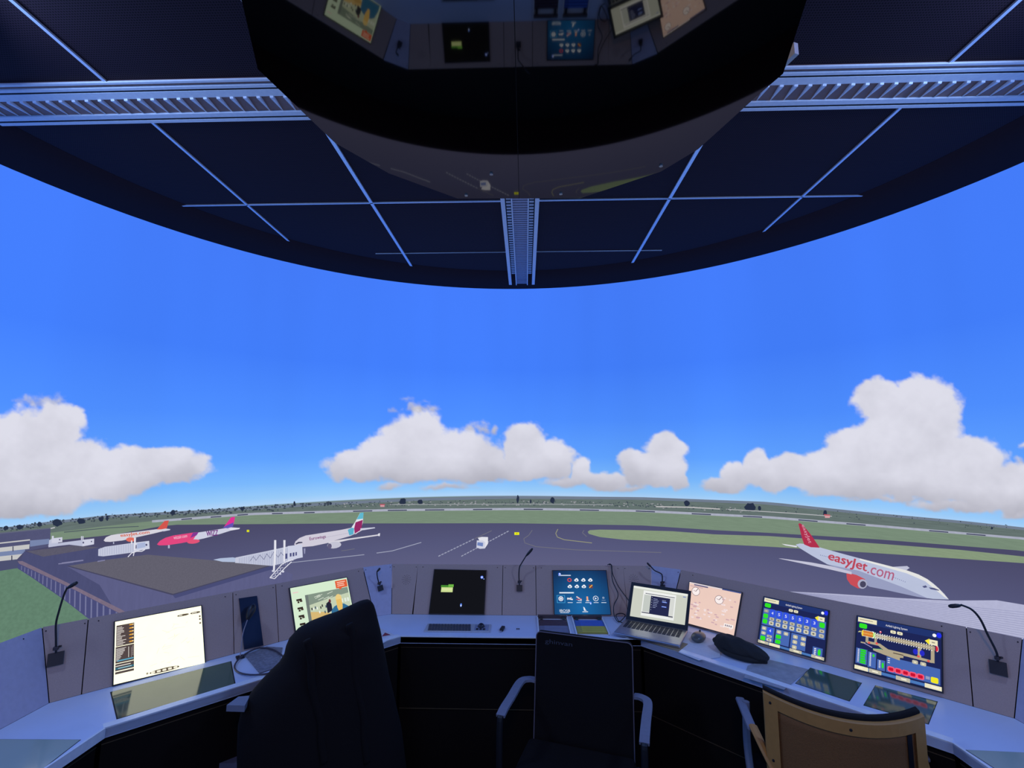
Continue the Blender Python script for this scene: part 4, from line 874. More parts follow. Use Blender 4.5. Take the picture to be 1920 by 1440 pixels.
btn(.895, .27, .97, .375, GRN); btn(.9, .41, .97, .475, KEY, 3, (120, 110, 90)); btn(.9, .5, .97, .575, KEY, 3, (150, 146, 130))
btn(.035, .64, .105, .71, KEY, 3, CR); btn(.035, .745, .105, .81, KEY, 3, CR); btn(.03, .84, .11, .93, GRN)
pd.rrect(.125, .63, .215, .78, (52, 84, 224), 3); pd.text('4', .155, .665, .185, .725, (240, 244, 255), 3.6); pd.put('number_button')
btn(.13, .79, .21, .84, KEY, 3, (110, 106, 90)); btn(.13, .86, .21, .92, (206, 204, 186), 3, (110, 106, 90))
btn(.275, .64, .345, .71, KEY, 3, CR); btn(.385, .64, .455, .71, KEY, 3, CR); btn(.27, .735, .35, .815, GRN); btn(.27, .84, .35, .92, GRN)
for x, y in ((.53, .65), (.65, .65), (.53, .755), (.65, .755), (.53, .86)): btn(x, y, x + .07, y + .075, KEY, 3, CR)
for i in range(4): pd.disc(.865, .815 + i * .035, .016, .011, (236, 238, 244), 3)
pd.rrect(.905, .81, .945, .93, GRN, 3, .4); pd.put('meter')
pd.rect(.0, .95, 1, .995, LBL, 1.6); 
for x0, x1, c in ((.0, .17, KEY), (.18, .35, CR), (.5, .68, KEY), (.82, 1.0, KEY)): pd.rect(x0, .94, x1, 1.0, c, 2.6)
for x0, x1 in ((.04, .11), (.56, .64), (.88, .96)): pd.rect(x0, .96, x1, .98, (250, 244, 210), 3.2)
pd.put('menu_bar')
# lighting monitor B
t, pd, d = monitor('larger lighting control monitor with a runway map and red buttons, rightmost of the screens', P13, [(1608, 1155), (1765, 1186), (1766, 1298), (1602, 1254)], face=NAVY)
common(); TP = (176, 164, 138)
pd.rect(.06, .265, .93, .335, TP, 2); pd.rect(.12, .26, .155, .46, TP, 2.2); pd.rect(.23, .30, .26, .43, TP, 2.2); pd.poly([(.12, .43), (.30, .43), (.40, .50), (.62, .50), (.86, .515), (.90, .515), (.90, .56), (.62, .55), (.58, .55), (.58, .59), (.54, .60), (.54, .65), (.34, .61), (.22, .58), (.22, .545), (.34, .53), (.28, .475), (.14, .475)], TP, 2.4)
pd.rect(.885, .30, .925, .555, TP, 2.2); pd.rect(.74, .30, .78, .51, TP, 2.2); pd.rect(.06, .47, .12, .495, TP, 2.2); pd.rect(.46, .535, .58, .55, (70, 60, 56), 3); pd.put('runway_map')
for i in range(24): x = .24 + i * .0285; pd.disc(x, .255, .0065, .009, (246, 246, 246), 3); pd.disc(x, .345, .0065, .009, (246, 246, 246), 3); pd.disc(x, .30, .0055, .007, (240, 238, 224), 3)
for i in range(12): pd.disc(.245 + i * .012, .275, .005, .006, (246, 246, 240), 3.2); pd.disc(.245 + i * .012, .325, .005, .006, (246, 246, 240), 3.2)
pd.put('runway_lights')
pd.rect(.075, .25, .215, .35, (214, 128, 56), 3.2); pd.rect(.07, .25, .085, .36, (250, 220, 60), 3.4); pd.rect(.21, .25, .235, .35, (150, 230, 70), 3.4)
for i in range(9): pd.disc(.09 + i * .014, .30, .004, .008, (250, 220, 120), 3.6); pd.disc(.09 + i * .016, .245, .005, .007, (250, 246, 230), 3.6); pd.disc(.09 + i * .016, .355, .005, .007, (250, 246, 230), 3.6)
pd.ringd(.2, .3, .03, .065, (246, 246, 246), .25, 3.8, -1.6, 1.6); pd.seg(.02, .30, .06, .285, .01, (220, 220, 150), 3); pd.seg(.03, .285, .05, .275, .008, (220, 220, 150), 3); pd.put('approach_lights')
pd.rect(.94, .25, .965, .345, (220, 40, 60), 3); pd.ringd(.95, .3, .02, .055, (246, 230, 230), .2, 3.4, -1.6, 1.6); pd.put('stop_bar'); pd.disc(.30, .215, .014, .02, (220, 60, 90), 3); pd.disc(.30, .21, .007, .010, (250, 240, 240), 3.4); pd.put('warning_light')
for x, y in ((.165, .46), (.26, .44), (.86, .54), (.75, .50)): pd.disc(x, y, .016, .02, (228, 92, 84), 3.2)
for x in (.715, .79): pd.disc(x, .43, .028, .05, (40, 44, 200), 3)
for i in range(8): pd.disc(.22 + i * .014, .555 - .004 * i, .005, .006, (120, 230, 130), 3.4); pd.disc(.11 + i * .013, .49 + i * .006, .006, .009, (170, 160, 210), 3.2)
pd.put('taxiway_lights')
pd.rect(.01, .60, .15, .88, PB, 2); pd.rect(.16, .62, .26, .90, PB, 2); pd.rect(.275, .72, .37, .905, PB, 2); pd.rect(.385, .63, .985, .90, PB, 2); pd.put('control_panel')
for i in range(13): pd.rect(.03, .615 + i * .019, .05, .624 + i * .019, (240, 240, 246), 3); pd.rect(.18, .635 + i * .019, .20, .644 + i * .019, (240, 240, 246), 3)
for i in range(7): pd.rect(.295, .735 + i * .02, .315, .744 + i * .02, (240, 240, 246), 3)
for i in range(3): pd.rect(.40, .655 + i * .035, .425, .668 + i * .035, (240, 240, 246), 3)
pd.put('lettering')
for i in range(6): pd.rrect(.06, .608 + i * .044, .135 - (.01 if i in (2, 3) else 0), .646 + i * .044, (44, 210, 40), 3, .3)
pd.rrect(.215, .65, .24, .70, GRN, 3, .4); pd.rrect(.33, .76, .355, .86, GRN, 3, .4); pd.put('green_meter')
for i in range(5): pd.rrect(.40 + i * .083, .79, .483 + i * .083, .885, (246, 90, 120), 3, .3); pd.rrect(.415 + i * .083, .81, .468 + i * .083, .865, (200, 16, 50), 3.6); pd.put('red_button')
pd.rrect(.885, .79, .965, .885, (240, 230, 40), 3, .2); pd.put('yellow_button')
for x in (.68, .77): btn(x, .58, x + .065, .645, KEY, 3, CR)
pd.rect(.83, .80, .875, .85, (150, 160, 190), 3); pd.put('button')
pd.rect(0, .93, 1, .98, LBL, 1.6)
for x0, x1, c in ((.0, .17, CR), (.18, .33, KEY), (.5, .66, KEY), (.82, 1.0, CR)): pd.rect(x0, .92, x1, .99, c, 2.6)
for x0, x1 in ((.05, .1), (.22, .29), (.56, .62), (.89, .97)): pd.rect(x0, .945, x1, .965, (250, 244, 220), 3.2)
pd.put('menu_bar')

# speaker holes
for pn, (u, v), lb in ((P7, (762, 1087), 'round pattern of speaker holes left of the black monitor'), (P11, (1188, 1086), 'round pattern of speaker holes in the panel left of the laptop')):
    t0, p, n = pn; c = on_plane(u, v, p[0] + n * .0004, n); t = thing('speaker_grille', lb, 'speaker', tuple(c)); bm = bm_(); ux = (p[1] - p[0]).normalized(); uy = n.cross(ux)
    for r, k in ((0, 1), (.008, 6), (.016, 10), (.024, 12)):
        for i in range(k): a = 2 * PI * i / k; cc = c + ux * r * math.cos(a) + uy * r * math.sin(a); bm.faces.new([bm.verts.new(cc + ux * .0016 * math.cos(b) + uy * .0016 * math.sin(b)) for b in [2 * PI * j / 8 for j in range(8)]])
    me = bpy.data.meshes.new('holes'); bm.transform(Matrix.Translation(-c)); bm.to_mesh(me); bm.free(); finish('holes', me, M_gap, t)
# microphones
def mic(label, pn, bu, bv, neck, head, lift=0.07, bs=.021, r=.0032, hr=.006):
    t0, p, n = pn; c = on_plane(bu, bv, p[0], n); t = thing('gooseneck_microphone', label, 'microphone', tuple(c)); uz = (p[3] - p[0]).normalized(); ux = uz.cross(n).normalized()
    bm = bm_(); prism(bm, [c + ux * a * bs + uz * b * bs for a, b in ((-1, -1), (1, -1), (1, 1), (-1, 1))], n * .012); wobj('base', bm, M_blk, t)
    pts = []; m = len(neck)
    for i, (u, v) in enumerate(neck): pts.append(on_plane(u, v, p[0] + n * (.012 + lift * (i / max(1, m - 1))), n))
    bm = bm_(); tube(bm, spline(pts), r); wobj('neck', bm, M_blk, t)
    q = pts[0].lerp(pts[1], .35); bm = bm_(); box(bm, q, (.016, .012, .012), .5, .002); box(bm, q + ux * .01 + uz * .004, (.008, .006, .006), .2); wobj('clamp', bm, mat('dull_bronze', (.08, .06, .06), .5, .5), t)
    a = on_plane(*head[0], p[0] + n * (.012 + lift), n); b = on_plane(*head[1], p[0] + n * (.02 + lift), n); bm = bm_(); tube(bm, [a.lerp(b, k) for k in (0, .15, .4, .75, .95, 1)], [hr * k for k in (.5, .9, 1.15, 1.15, .8, .3)], 14); wobj('head', bm, M_blk, t, True)
mic('tall black microphone bent to the right, on the leftmost grey panel', P2, 104, 1236, [(105, 1224), (105, 1200), (105, 1170), (110, 1148), (119, 1118), (126, 1102)], ((126, 1103), (146, 1091)), .09, .022)
mic('short black microphone on the light wedge panel behind the jacket', P6, 713, 1103, [(712, 1097), (709, 1088), (707, 1078), (707, 1071)], ((707, 1072), (713, 1065)), .05, .014, .003, .005)
mic('black microphone in the centre of the console between the black and the blue monitor', P9, 974, 1103, [(974, 1097), (973, 1080), (974, 1064), (978, 1056), (986, 1043)], ((986, 1043), (999, 1028)), .06, .016)
mic('small black microphone sticking up behind the laptop lid', P12, 1243, 1101, [(1241, 1097), (1242, 1084), (1240, 1076), (1228, 1070), (1221, 1063)], ((1221, 1063), (1213, 1055)), .05, .012, .003, .0045)
mic('long curved black microphone bent to the left, on the rightmost grey panel', P14, 1872, 1253, [(1871, 1240), (1868, 1222), (1852, 1190), (1838, 1161), (1822, 1143), (1802, 1134)], ((1802, 1135), (1778, 1137)), .12, .022, .0035)

# ------------------------------------------------------------------ worktop insets and what lies on the worktops
def inset(wt, px, m=M_glass, name='glass_inset', z=DZ + .0012):
    q = [on_z(u, v, z) for u, v in px]; bm = bm_(); prism(bm, q, (0, 0, -.004)); o = wobj(name, bm, m, wt)
    c = sum(q, Vector()) / 4; bm = bm_(); r = [c + (v - c) * 1.02 for v in q]
    prism(bm, [v - Vector((0, 0, .0006)) for v in r], (0, 0, -.003)); wobj('inset_frame', bm, M_gap, wt)
inset(wt_l, [(209, 1297), (432, 1240), (440, 1284), (221, 1347)])
inset(wt_r, [(1520, 1252), (1615, 1280), (1592, 1314), (1492, 1281)])
inset(wt_r, [(1642, 1285), (1757, 1315), (1740, 1357), (1620, 1322)])
inset(wt_ll, [(-40, 1386), (150, 1387), (84, 1438), (-40, 1500)], M_glass_refl)
inset(wt_rr, [(1812, 1406), (1960, 1413), (1990, 1500), (1880, 1450)], M_glass_refl)
def sheet(name, label, cat, px, m, z=DZ + .003, th=.0012):
    q = [on_z(u, v, z) for u, v in px]; c = sum(q, Vector()) / len(q); c.z = z - th; t = thing(name, label, cat, tuple(c)); bm = bm_(); prism(bm, q, (0, 0, -th)); wobj('sheet', bm, m, t); return t
sheet('paper', 'crumpled translucent chart under the monitor, right of the black cap', 'paper', [(1402, 1248), (1440, 1236), (1516, 1255), (1470, 1293), (1395, 1270)], mat('grey_print', (0.36, 0.36, 0.38), 0.6, scale=30, var=.4))
sheet('paper', 'crumpled silvery sheet inside the cable loop on the left worktop', 'paper', [(458, 1228), (500, 1212), (530, 1214), (522, 1250), (486, 1262)], mat('crumpled_print', (0.22, 0.22, 0.26), 0.5, scale=70, var=.8, bump=1), z=DZ + .004)
t = sheet('paper', 'white card with a red triangle behind the jacket on the worktop', 'paper', [(712, 1177), (743, 1192), (718, 1206), (700, 1200)], M_white)
bm = bm_(); prism(bm, [on_z(u, v, DZ + .0042) for u, v in ((716, 1193), (722, 1186), (732, 1190))], (0, 0, -.001)); wobj('red_triangle', bm, mat('red_ink', (0.30, 0.03, 0.04), .6), t)
sheet('paper', 'white sheet under the mouse beside the laptop', 'paper', [(1262, 1219), (1292, 1184), (1352, 1204), (1350, 1232), (1310, 1238)], M_white)
sheet('folder', 'tan card folder under the front edge of the laptop', 'folder', [(1178, 1192), (1205, 1186), (1290, 1207), (1272, 1222), (1262, 1218)], mat('tan_card', (0.36, 0.26, 0.14), .7), z=DZ + .0045, th=.002)
# keyboard with trackball
kb = thing('keyboard', 'long flat console keyboard with built-in trackball on the middle worktop', 'keyboard', (-0.34, 2.475, DZ))
bm = bm_(); box(bm, (0, 0, .003), (.325, .098, .006), 0, .002); obj('tray', bm, mat('keyboard_grey', (0.5, 0.5, 0.52), .5), kb)
key0 = None
for r in range(5):
    for c in range(14):
        if key0 is None:
            bm = bm_(); box(bm, (0, 0, 0), (.0125, .013, .004), 0, .001); key0 = obj('key', bm, mat('key_grey', (0.07, 0.07, 0.085), .5), kb); k = key0
        else: k = link(key0.copy()); k.parent = kb
        k.location = (-.145 + c * .0152 + r * .002, .03 - r * .0165, .0078)
bm = bm_(); box(bm, (.118, 0, .0065), (.07, .075, .001)); obj('trackball_plate', bm, mat('plate_blue', (0.3, 0.33, 0.45), .4), kb)
bm = bm_(); ellipsoid(bm, (.115, .008, .008), (.017, .017, .017)); obj('trackball', bm, mat('dark_ball', (0.02, 0.02, 0.03), .12), kb, True)
for x in (.098, .115, .132):
    bm = bm_(); box(bm, (x, -.024, .008), (.012, .016, .003), 0, .001); obj('trackball_button', bm, M_blk, kb)
st = thing('lighter', 'small dark clip like gadget lying right of the keyboard', 'gadget', (-0.118, 2.468, DZ), 2.95)
bm = bm_(); box(bm, (0, 0, .006), (.018, .045, .012), 0, .003); obj('body', bm, M_blk, st); bm = bm_(); box(bm, (0, .03, .004), (.008, .018, .005), 0, .001); obj('tip', bm, M_alu, st)
sk = thing('desk_socket', 'tiny star shaped socket in the worktop between gadget and flight strips', 'socket', (-0.041, 2.476, DZ))
bm = bm_(); box(bm, (0, 0, .0008), (.018, .018, .0016)); obj('plate', bm, mat('plate_blue2', (0.4, 0.42, 0.5), .4), sk)
for a in range(4): bm = bm_(); box(bm, (.006 * math.cos(a * PI / 2 + .78), .006 * math.sin(a * PI / 2 + .78), .0024), (.004, .004, .0016)); obj('hole', bm, M_gap, sk)
# flight strip bays
def bay(x0, x1, label, cols, sk_=0.0):
    t = thing('strip_tray', label, 'strip tray', ((x0 + x1) / 2, 2.53, DZ)); W = x1 - x0
    for c, sz, m in (((0, 0, .001), (W, .235, .002), M_white), ((-W / 2 + .003, 0, .005), (.006, .235, .010), M_bar), ((W / 2 - .003, 0, .005), (.006, .235, .010), M_bar)):
        bm = bm_(); box(bm, c, sz); obj('bottom' if sz[0] == W else 'side_rail', bm, m, t)
    bm = bm_(); box(bm, (0, .098, .010), (W * .95, .018, .014)); obj('cross_rail', bm, mat('brown_rail', (.08, .05, .05), .5), t)
    for x in (-W * .36, W * .36): bm = bm_(); box(bm, (x, .065, .008), (.014, .04, .010)); obj('stop', bm, M_blk, t)
    first = None
    for i, (c, nm) in enumerate(cols):
        if first is None or c != first[0]:
            f = thing('flight_strip', nm, 'flight strip', (0, 0, 0), group='%s in the %s' % (nm.split(' holder')[0] + ' holders', 'left tray' if x0 < .2 else 'right tray')); bm = bm_(); box(bm, (0, 0, .005), (W * .9, .0155, .009), 0, .002); obj('holder', bm, c, f)
            bm = bm_(); box(bm, (.01, 0, .0098), (W * .7, .009, .0008)); obj('slip', bm, mat('slip_' + c.name, tuple(min(1, v * 1.6) for v in COLS[c.name]), .6), f); first = (c, f); g = f
        else:
            g = link(first[1].copy())
            for ch in first[1].children: e = link(ch.copy()); e.parent = g
        g.location = ((x0 + x1) / 2, 2.572 - i * .0205, DZ + .002)
COLS = {}
def cm(n, c): COLS[n] = c; return mat(n, c, .45)
BR = cm('strip_brown', (.06, .035, .05)); BL = cm('strip_blue', (.05, .12, .42)); YE = cm('strip_yellow', (.42, .38, .06)); GY = cm('strip_grey', (.16, .17, .24))
bay(.057, .218, 'left flight strip tray with dark brown strip holders', [(BR, 'dark brown strip holder partly hidden by the chair back')] * 4 + [(GY, 'grey strip holder low in the left tray')] * 4)
bay(.240, .402, 'right flight strip tray with blue and yellow strip holders', [(BL, 'blue strip holder in the right tray')] * 4 + [(YE, 'yellow strip holder in the right tray')] * 4)
# laptop
FL, FR, RL = on_z(1150, 1185, DZ + .02), on_z(1270, 1209, DZ + .02), on_z(1176, 1163, DZ + .02)
ax = (FR - FL).normalized(); ay = Vector((-ax.y, ax.x, 0)); LW = .305; LD = .205; rz = math.atan2(ax.y, ax.x)
FL.z = DZ + .0045
lp = thing('laptop', 'open silver laptop with black screen frame on the right worktop', 'laptop', tuple(FL + ax * LW / 2 + ay * LD / 2), rz)
bm = bm_(); box(bm, (0, 0, .008), (LW, LD, .014), 0, .004); obj('body', bm, M_alu, lp)
k0 = None
for r in range(5):
    for c in range(13):
        if k0 is None: bm = bm_(); box(bm, (0, 0, 0), (.0165, .0145, .002), 0, .0006); k0 = obj('key', bm, mat('laptop_key', (.03, .03, .04), .5), lp); k = k0
        else: k = link(k0.copy()); k.parent = lp
        k.location = (-.125 + c * .0208, .075 - r * .0195, .0158)
bm = bm_(); box(bm, (0, -.058, .0153), (.1, .06, .0008)); obj('touchpad', bm, M_alu, lp)
p0 = FL + ay * (LD - .004) + Vector((0, 0, .014)); hn = (ax.cross((ay * math.sin(.33) + Vector((0, 0, 1)) * math.cos(.33)))).normalized()
if hn.y > 0: hn = -hn
def lidq(px, off): return [on_plane(u, v, p0 + hn * off, hn) for u, v in px]
o = lidq([(1184, 1091), (1296, 1108), (1289, 1184), (1173, 1163)], 0)
bm = bm_(); prism(bm, o, -hn * .006); wobj('lid', bm, M_blk, lp)
q = lidq([(1188.5, 1098), (1290, 1114), (1284, 1172), (1181, 1155)], .0012)
org = parent_world(lp); Mi = Matrix.Rotation(-rz, 3, 'Z')
me = bpy.data.meshes.new('display'); me.from_pydata([tuple(Mi @ (v - org)) for v in q], [], [(0, 1, 2, 3)]); d = finish('display', me, glow((204, 208, 196)), lp)
pd = Pad(q, hn, d); pd.org = Vector((0, 0, 0)); _P = pd.P; pd.P = lambda x, y, k=None: Mi @ (_P(x, y, k) - org)
pd.rect(0, .0, 1, .07, (232, 236, 228)); pd.rect(.72, .03, .8, .06, (246, 248, 244), 2); pd.rect(.92, .1, .97, .125, (90, 120, 200), 2); pd.put('title_bar')
pd.rect(.2, .1, .8, .92, (238, 240, 238), 2); pd.rect(.24, .18, .78, .2, (50, 52, 78), 3); pd.rect(.22, .23, .36, .78, (196, 202, 196), 3); pd.rect(.70, .23, .78, .86, (214, 216, 212), 3); pd.rect(.21, .8, .78, .83, (50, 52, 78), 3.2); pd.put('window')
pd.rect(.35, .24, .70, .82, (38, 42, 78), 4)
for i in range(6): pd.rect(.40, .32 + i * .055, .40 + R_.uniform(.05, .11), .335 + i * .055, (150, 160, 200), 5); pd.rect(.37, .28 + i * .08, .378, .3 + i * .08, (200, 205, 220), 5)
for y in (.37, .52): pd.rect(.56, y, .65, y + .035, (70, 110, 220), 5); pd.rect(.57, y + .01, .64, y + .02, (220, 230, 250), 5.5)
pd.rect(.56, .33, .63, .345, (160, 170, 210), 5); pd.put('dialog')
# mouse
ms = thing('mouse', 'dark computer mouse on the white sheet right of the laptop', 'mouse', tuple(on_z(1310, 1200, DZ + .003)), -.6)
bm = bm_(); ellipsoid(bm, (0, 0, .014), (.031, .052, .019)); bmesh.ops.bisect_plane(bm, geom=bm.verts[:] + bm.edges[:] + bm.faces[:], plane_co=(0, 0, .001), plane_no=(0, 0, -1), clear_outer=True); obj('body', bm, mat('mouse_grey', (.10, .10, .09), .3), ms, True)
bm = bm_(); bmesh.ops.create_cone(bm, cap_ends=True, radius1=.008, radius2=.008, depth=.005, segments=16); bm.transform(Matrix.Translation((0, .028, .029)) @ Matrix.Rotation(PI / 2, 4, 'Y')); obj('wheel', bm, M_blk, ms)
# cap
c = on_z(1390, 1228, DZ + .003); cp = thing('cap', 'crumpled black cap lying on the right worktop between mouse and papers', 'cap', tuple(c), -.72)
bm = bm_(); ellipsoid(bm, (0, 0, .026), (.112, .058, .036), seg=48, noise=.06)
for v in bm.verts: v.co.z = max(.0, v.co.z); v.co.z *= 1 - .35 * (v.co.x / .112); v.co += Vector((0, math.sin(v.co.x * 60) * .003, math.cos(v.co.x * 80 + v.co.y * 50) * .002 * (v.co.z > .005)))
obj('crown', bm, mat('black_knit', (.018, .017, .016), .9, bump=.8, scale=150), cp, True)
bm = bm_(); tube(bm, spline([(-.11, .01, .016), (-.05, -.05, .012), (.04, -.056, .010), (.105, -.015, .010)]), .010, flat=.9); obj('brim', bm, mat('black_knit', (.018, .017, .016)), cp, True)
# cables behind the laptop
t = thing('cable', 'thin black cable looping down from the panel top to the worktop beside the laptop', 'cable', tuple(on_z(1165, 1165, DZ)))
p, n = P11[1], P11[2]
def pp(u, v, l): return on_plane(u, v, P10[1][0] + P10[2] * l, P10[2])
bm = bm_(); tube(bm, spline([pp(1139, 1059, .01), pp(1145, 1058, .015), pp(1147, 1070, .02), pp(1149, 1090, .02), pp(1159, 1115, .02), pp(1151, 1135, .03), pp(1152, 1155, .03), on_z(1160, 1166, DZ + .006), on_z(1170, 1158, DZ + .008), on_z(1172, 1153, DZ + .012), on_z(1165, 1150, DZ + .016), on_z(1155, 1153, DZ + .02), on_z(1160, 1164, DZ + .012), on_z(1168, 1168, DZ + .006)], 6), .0022, 8); wobj('cord', bm, M_blk, t)
t = thing('cable', 'second black cable running from the panel top down behind the laptop', 'cable', tuple(on_z(1180, 1156, DZ)))
bm = bm_(); tube(bm, spline([pp(1142, 1059, .008), pp(1147, 1060, .012), pp(1149, 1076, .012), pp(1160, 1100, .014), pp(1176, 1122, .02), pp(1186, 1135, .03)], 6), .0022, 8); wobj('cord', bm, M_blk, t)
t = thing('cable', 'thin cable loop lying on the left worktop below the dark window', 'cable', tuple(on_z(485, 1240, DZ)))
lo = [on_z(487 + 46 * math.cos(a) + 6 * math.sin(2 * a), 1240 + 25 * math.sin(a) - 5 * math.cos(a), DZ + .008) for a in [2 * PI * i / 40 for i in range(40)]]
bm = bm_(); tube(bm, lo, .0035, 8, closed=True); wobj('cord', bm, mat('grey_cord', (.06, .05, .07), .4), t)
t = thing('desk_microphone', 'dark microphone on a thin slanted stem in front of the dark glass window', 'microphone', tuple(on_z(448, 1232, DZ)))
a, p_, b = on_z(450, 1232, DZ + .004), P4[1], P4[2]; c1 = on_plane(455, 1190, p_[0] + b * .05, b); c2 = on_plane(464, 1162, p_[0] + b * .05, b); c3 = on_plane(476, 1132, p_[0] + b * .05, b)
bm = bm_(); tube(bm, spline([a, c1, c2]), .0022, 8); wobj('stem', bm, mat('blue_steel', (.2, .22, .3), .4, .5), t)
bm = bm_(); tube(bm, [c2.lerp(c3, k) for k in (0, .1, .3, .6, .85, 1)], [.006, .010, .015, .018, .014, .005], 14); wobj('head', bm, M_blk, t, True)
bm = bm_(); box(bm, a, (.03, .03, .008), .7, .002); wobj('foot', bm, M_blk, t)

# ------------------------------------------------------------------ chairs
def chair_mid():
    t = thing('armchair', 'black fabric visitor armchair in the middle with its high back towards the worktop', 'chair', (.16, 1.87, 0), math.radians(180 - 17))
    # local x to the chair's own right, y forward; the back stands at y = -0.26
    bm = bm_(); W = .205; out = [(-W, .36), (W, .36)]; n = 5
    for k in range(n + 1): a = PI / 2 * k / n; out.append((W - .02 + .02 * math.cos(a), .825 + .02 * math.sin(a)))
    for k in range(n + 1): a = PI / 2 + PI / 2 * k / n; out.append((-W + .02 + .02 * math.cos(a), .825 + .02 * math.sin(a)))
    pts = [Vector((x, -.215 - (z - .36) * .13, z)) for x, z in out]
    prism(bm, pts, (0, -.022, 0)); obj('backrest', bm, M_mesh, t)
    bm = bm_(); tube(bm, [p + Vector((0, .0, .0)) for p in pts[1:]] + [pts[0]], .0022, 8); obj('back_piping', bm, mat('piping_brown', (.16, .13, .15), .4), t)
    bm = bm_(); box(bm, (0, .03, .44), (.43, .44, .06), 0, .02); obj('seat', bm, M_mesh, t)
    for s_ in (-1, 1):
        path = spline([(s_ * .205, -.27, .648), (s_ * .235, -.26, .652), (s_ * .262, -.225, .652), (s_ * .262, -.10, .65), (s_ * .262, .01, .645), (s_ * .262, .035, .61), (s_ * .262, .04, .4), (s_ * .262, .03, .02)], 5)
        bm = bm_(); N_ = len(path); cut = int(N_ * .62)
        def strap(bm, P, wd, th):
            prev = None
            for i, p in enumerate(P):
                d = (P[min(i + 1, len(P) - 1)] - P[max(i - 1, 0)]).normalized(); sd = Vector((0, 0, 1)).cross(d)
                if sd.length < .3: sd = Vector((1, 0, 0)) * s_ * -1
                sd.normalize(); up = d.cross(sd).normalized()
                r = [bm.verts.new(p + sd * a_ * wd / 2 + up * b_ * th / 2) for a_, b_ in ((-1, -1), (1, -1), (1, 1), (-1, 1))]
                if prev:
                    for k in range(4): bm.faces.new([prev[k], prev[(k + 1) % 4], r[(k + 1) % 4], r[k]])
                else: bm.faces.new(r[::-1])
                prev = r
            bm.faces.new(prev)
        strap(bm, path[:cut + 1], .034, .010); obj('armrest', bm, mat('grey_plastic_arm', (.22, .22, .27), .5), t)
        bm = bm_(); tube(bm, path[cut:], .012, 8); obj('leg', bm, M_blk, t)
        bm = bm_(); tube(bm, [(s_ * .22, -.2, .42), (s_ * .24, -.3, .02)], .012, 8); obj('leg', bm, M_blk, t)
    me_t = text_shape('ghinvan'); V, Fc = me_t; me = bpy.data.meshes.new('lettering')
    me.from_pydata([(.165 - x * .12, -.2755 + y * .0028 + .0013, .82 - y * .022) for x, y in V], [], [f[::-1] for f in Fc]); finish('lettering', me, mat('faint_thread', (.05, .05, .07), .7), t)
    return t
chair_mid()
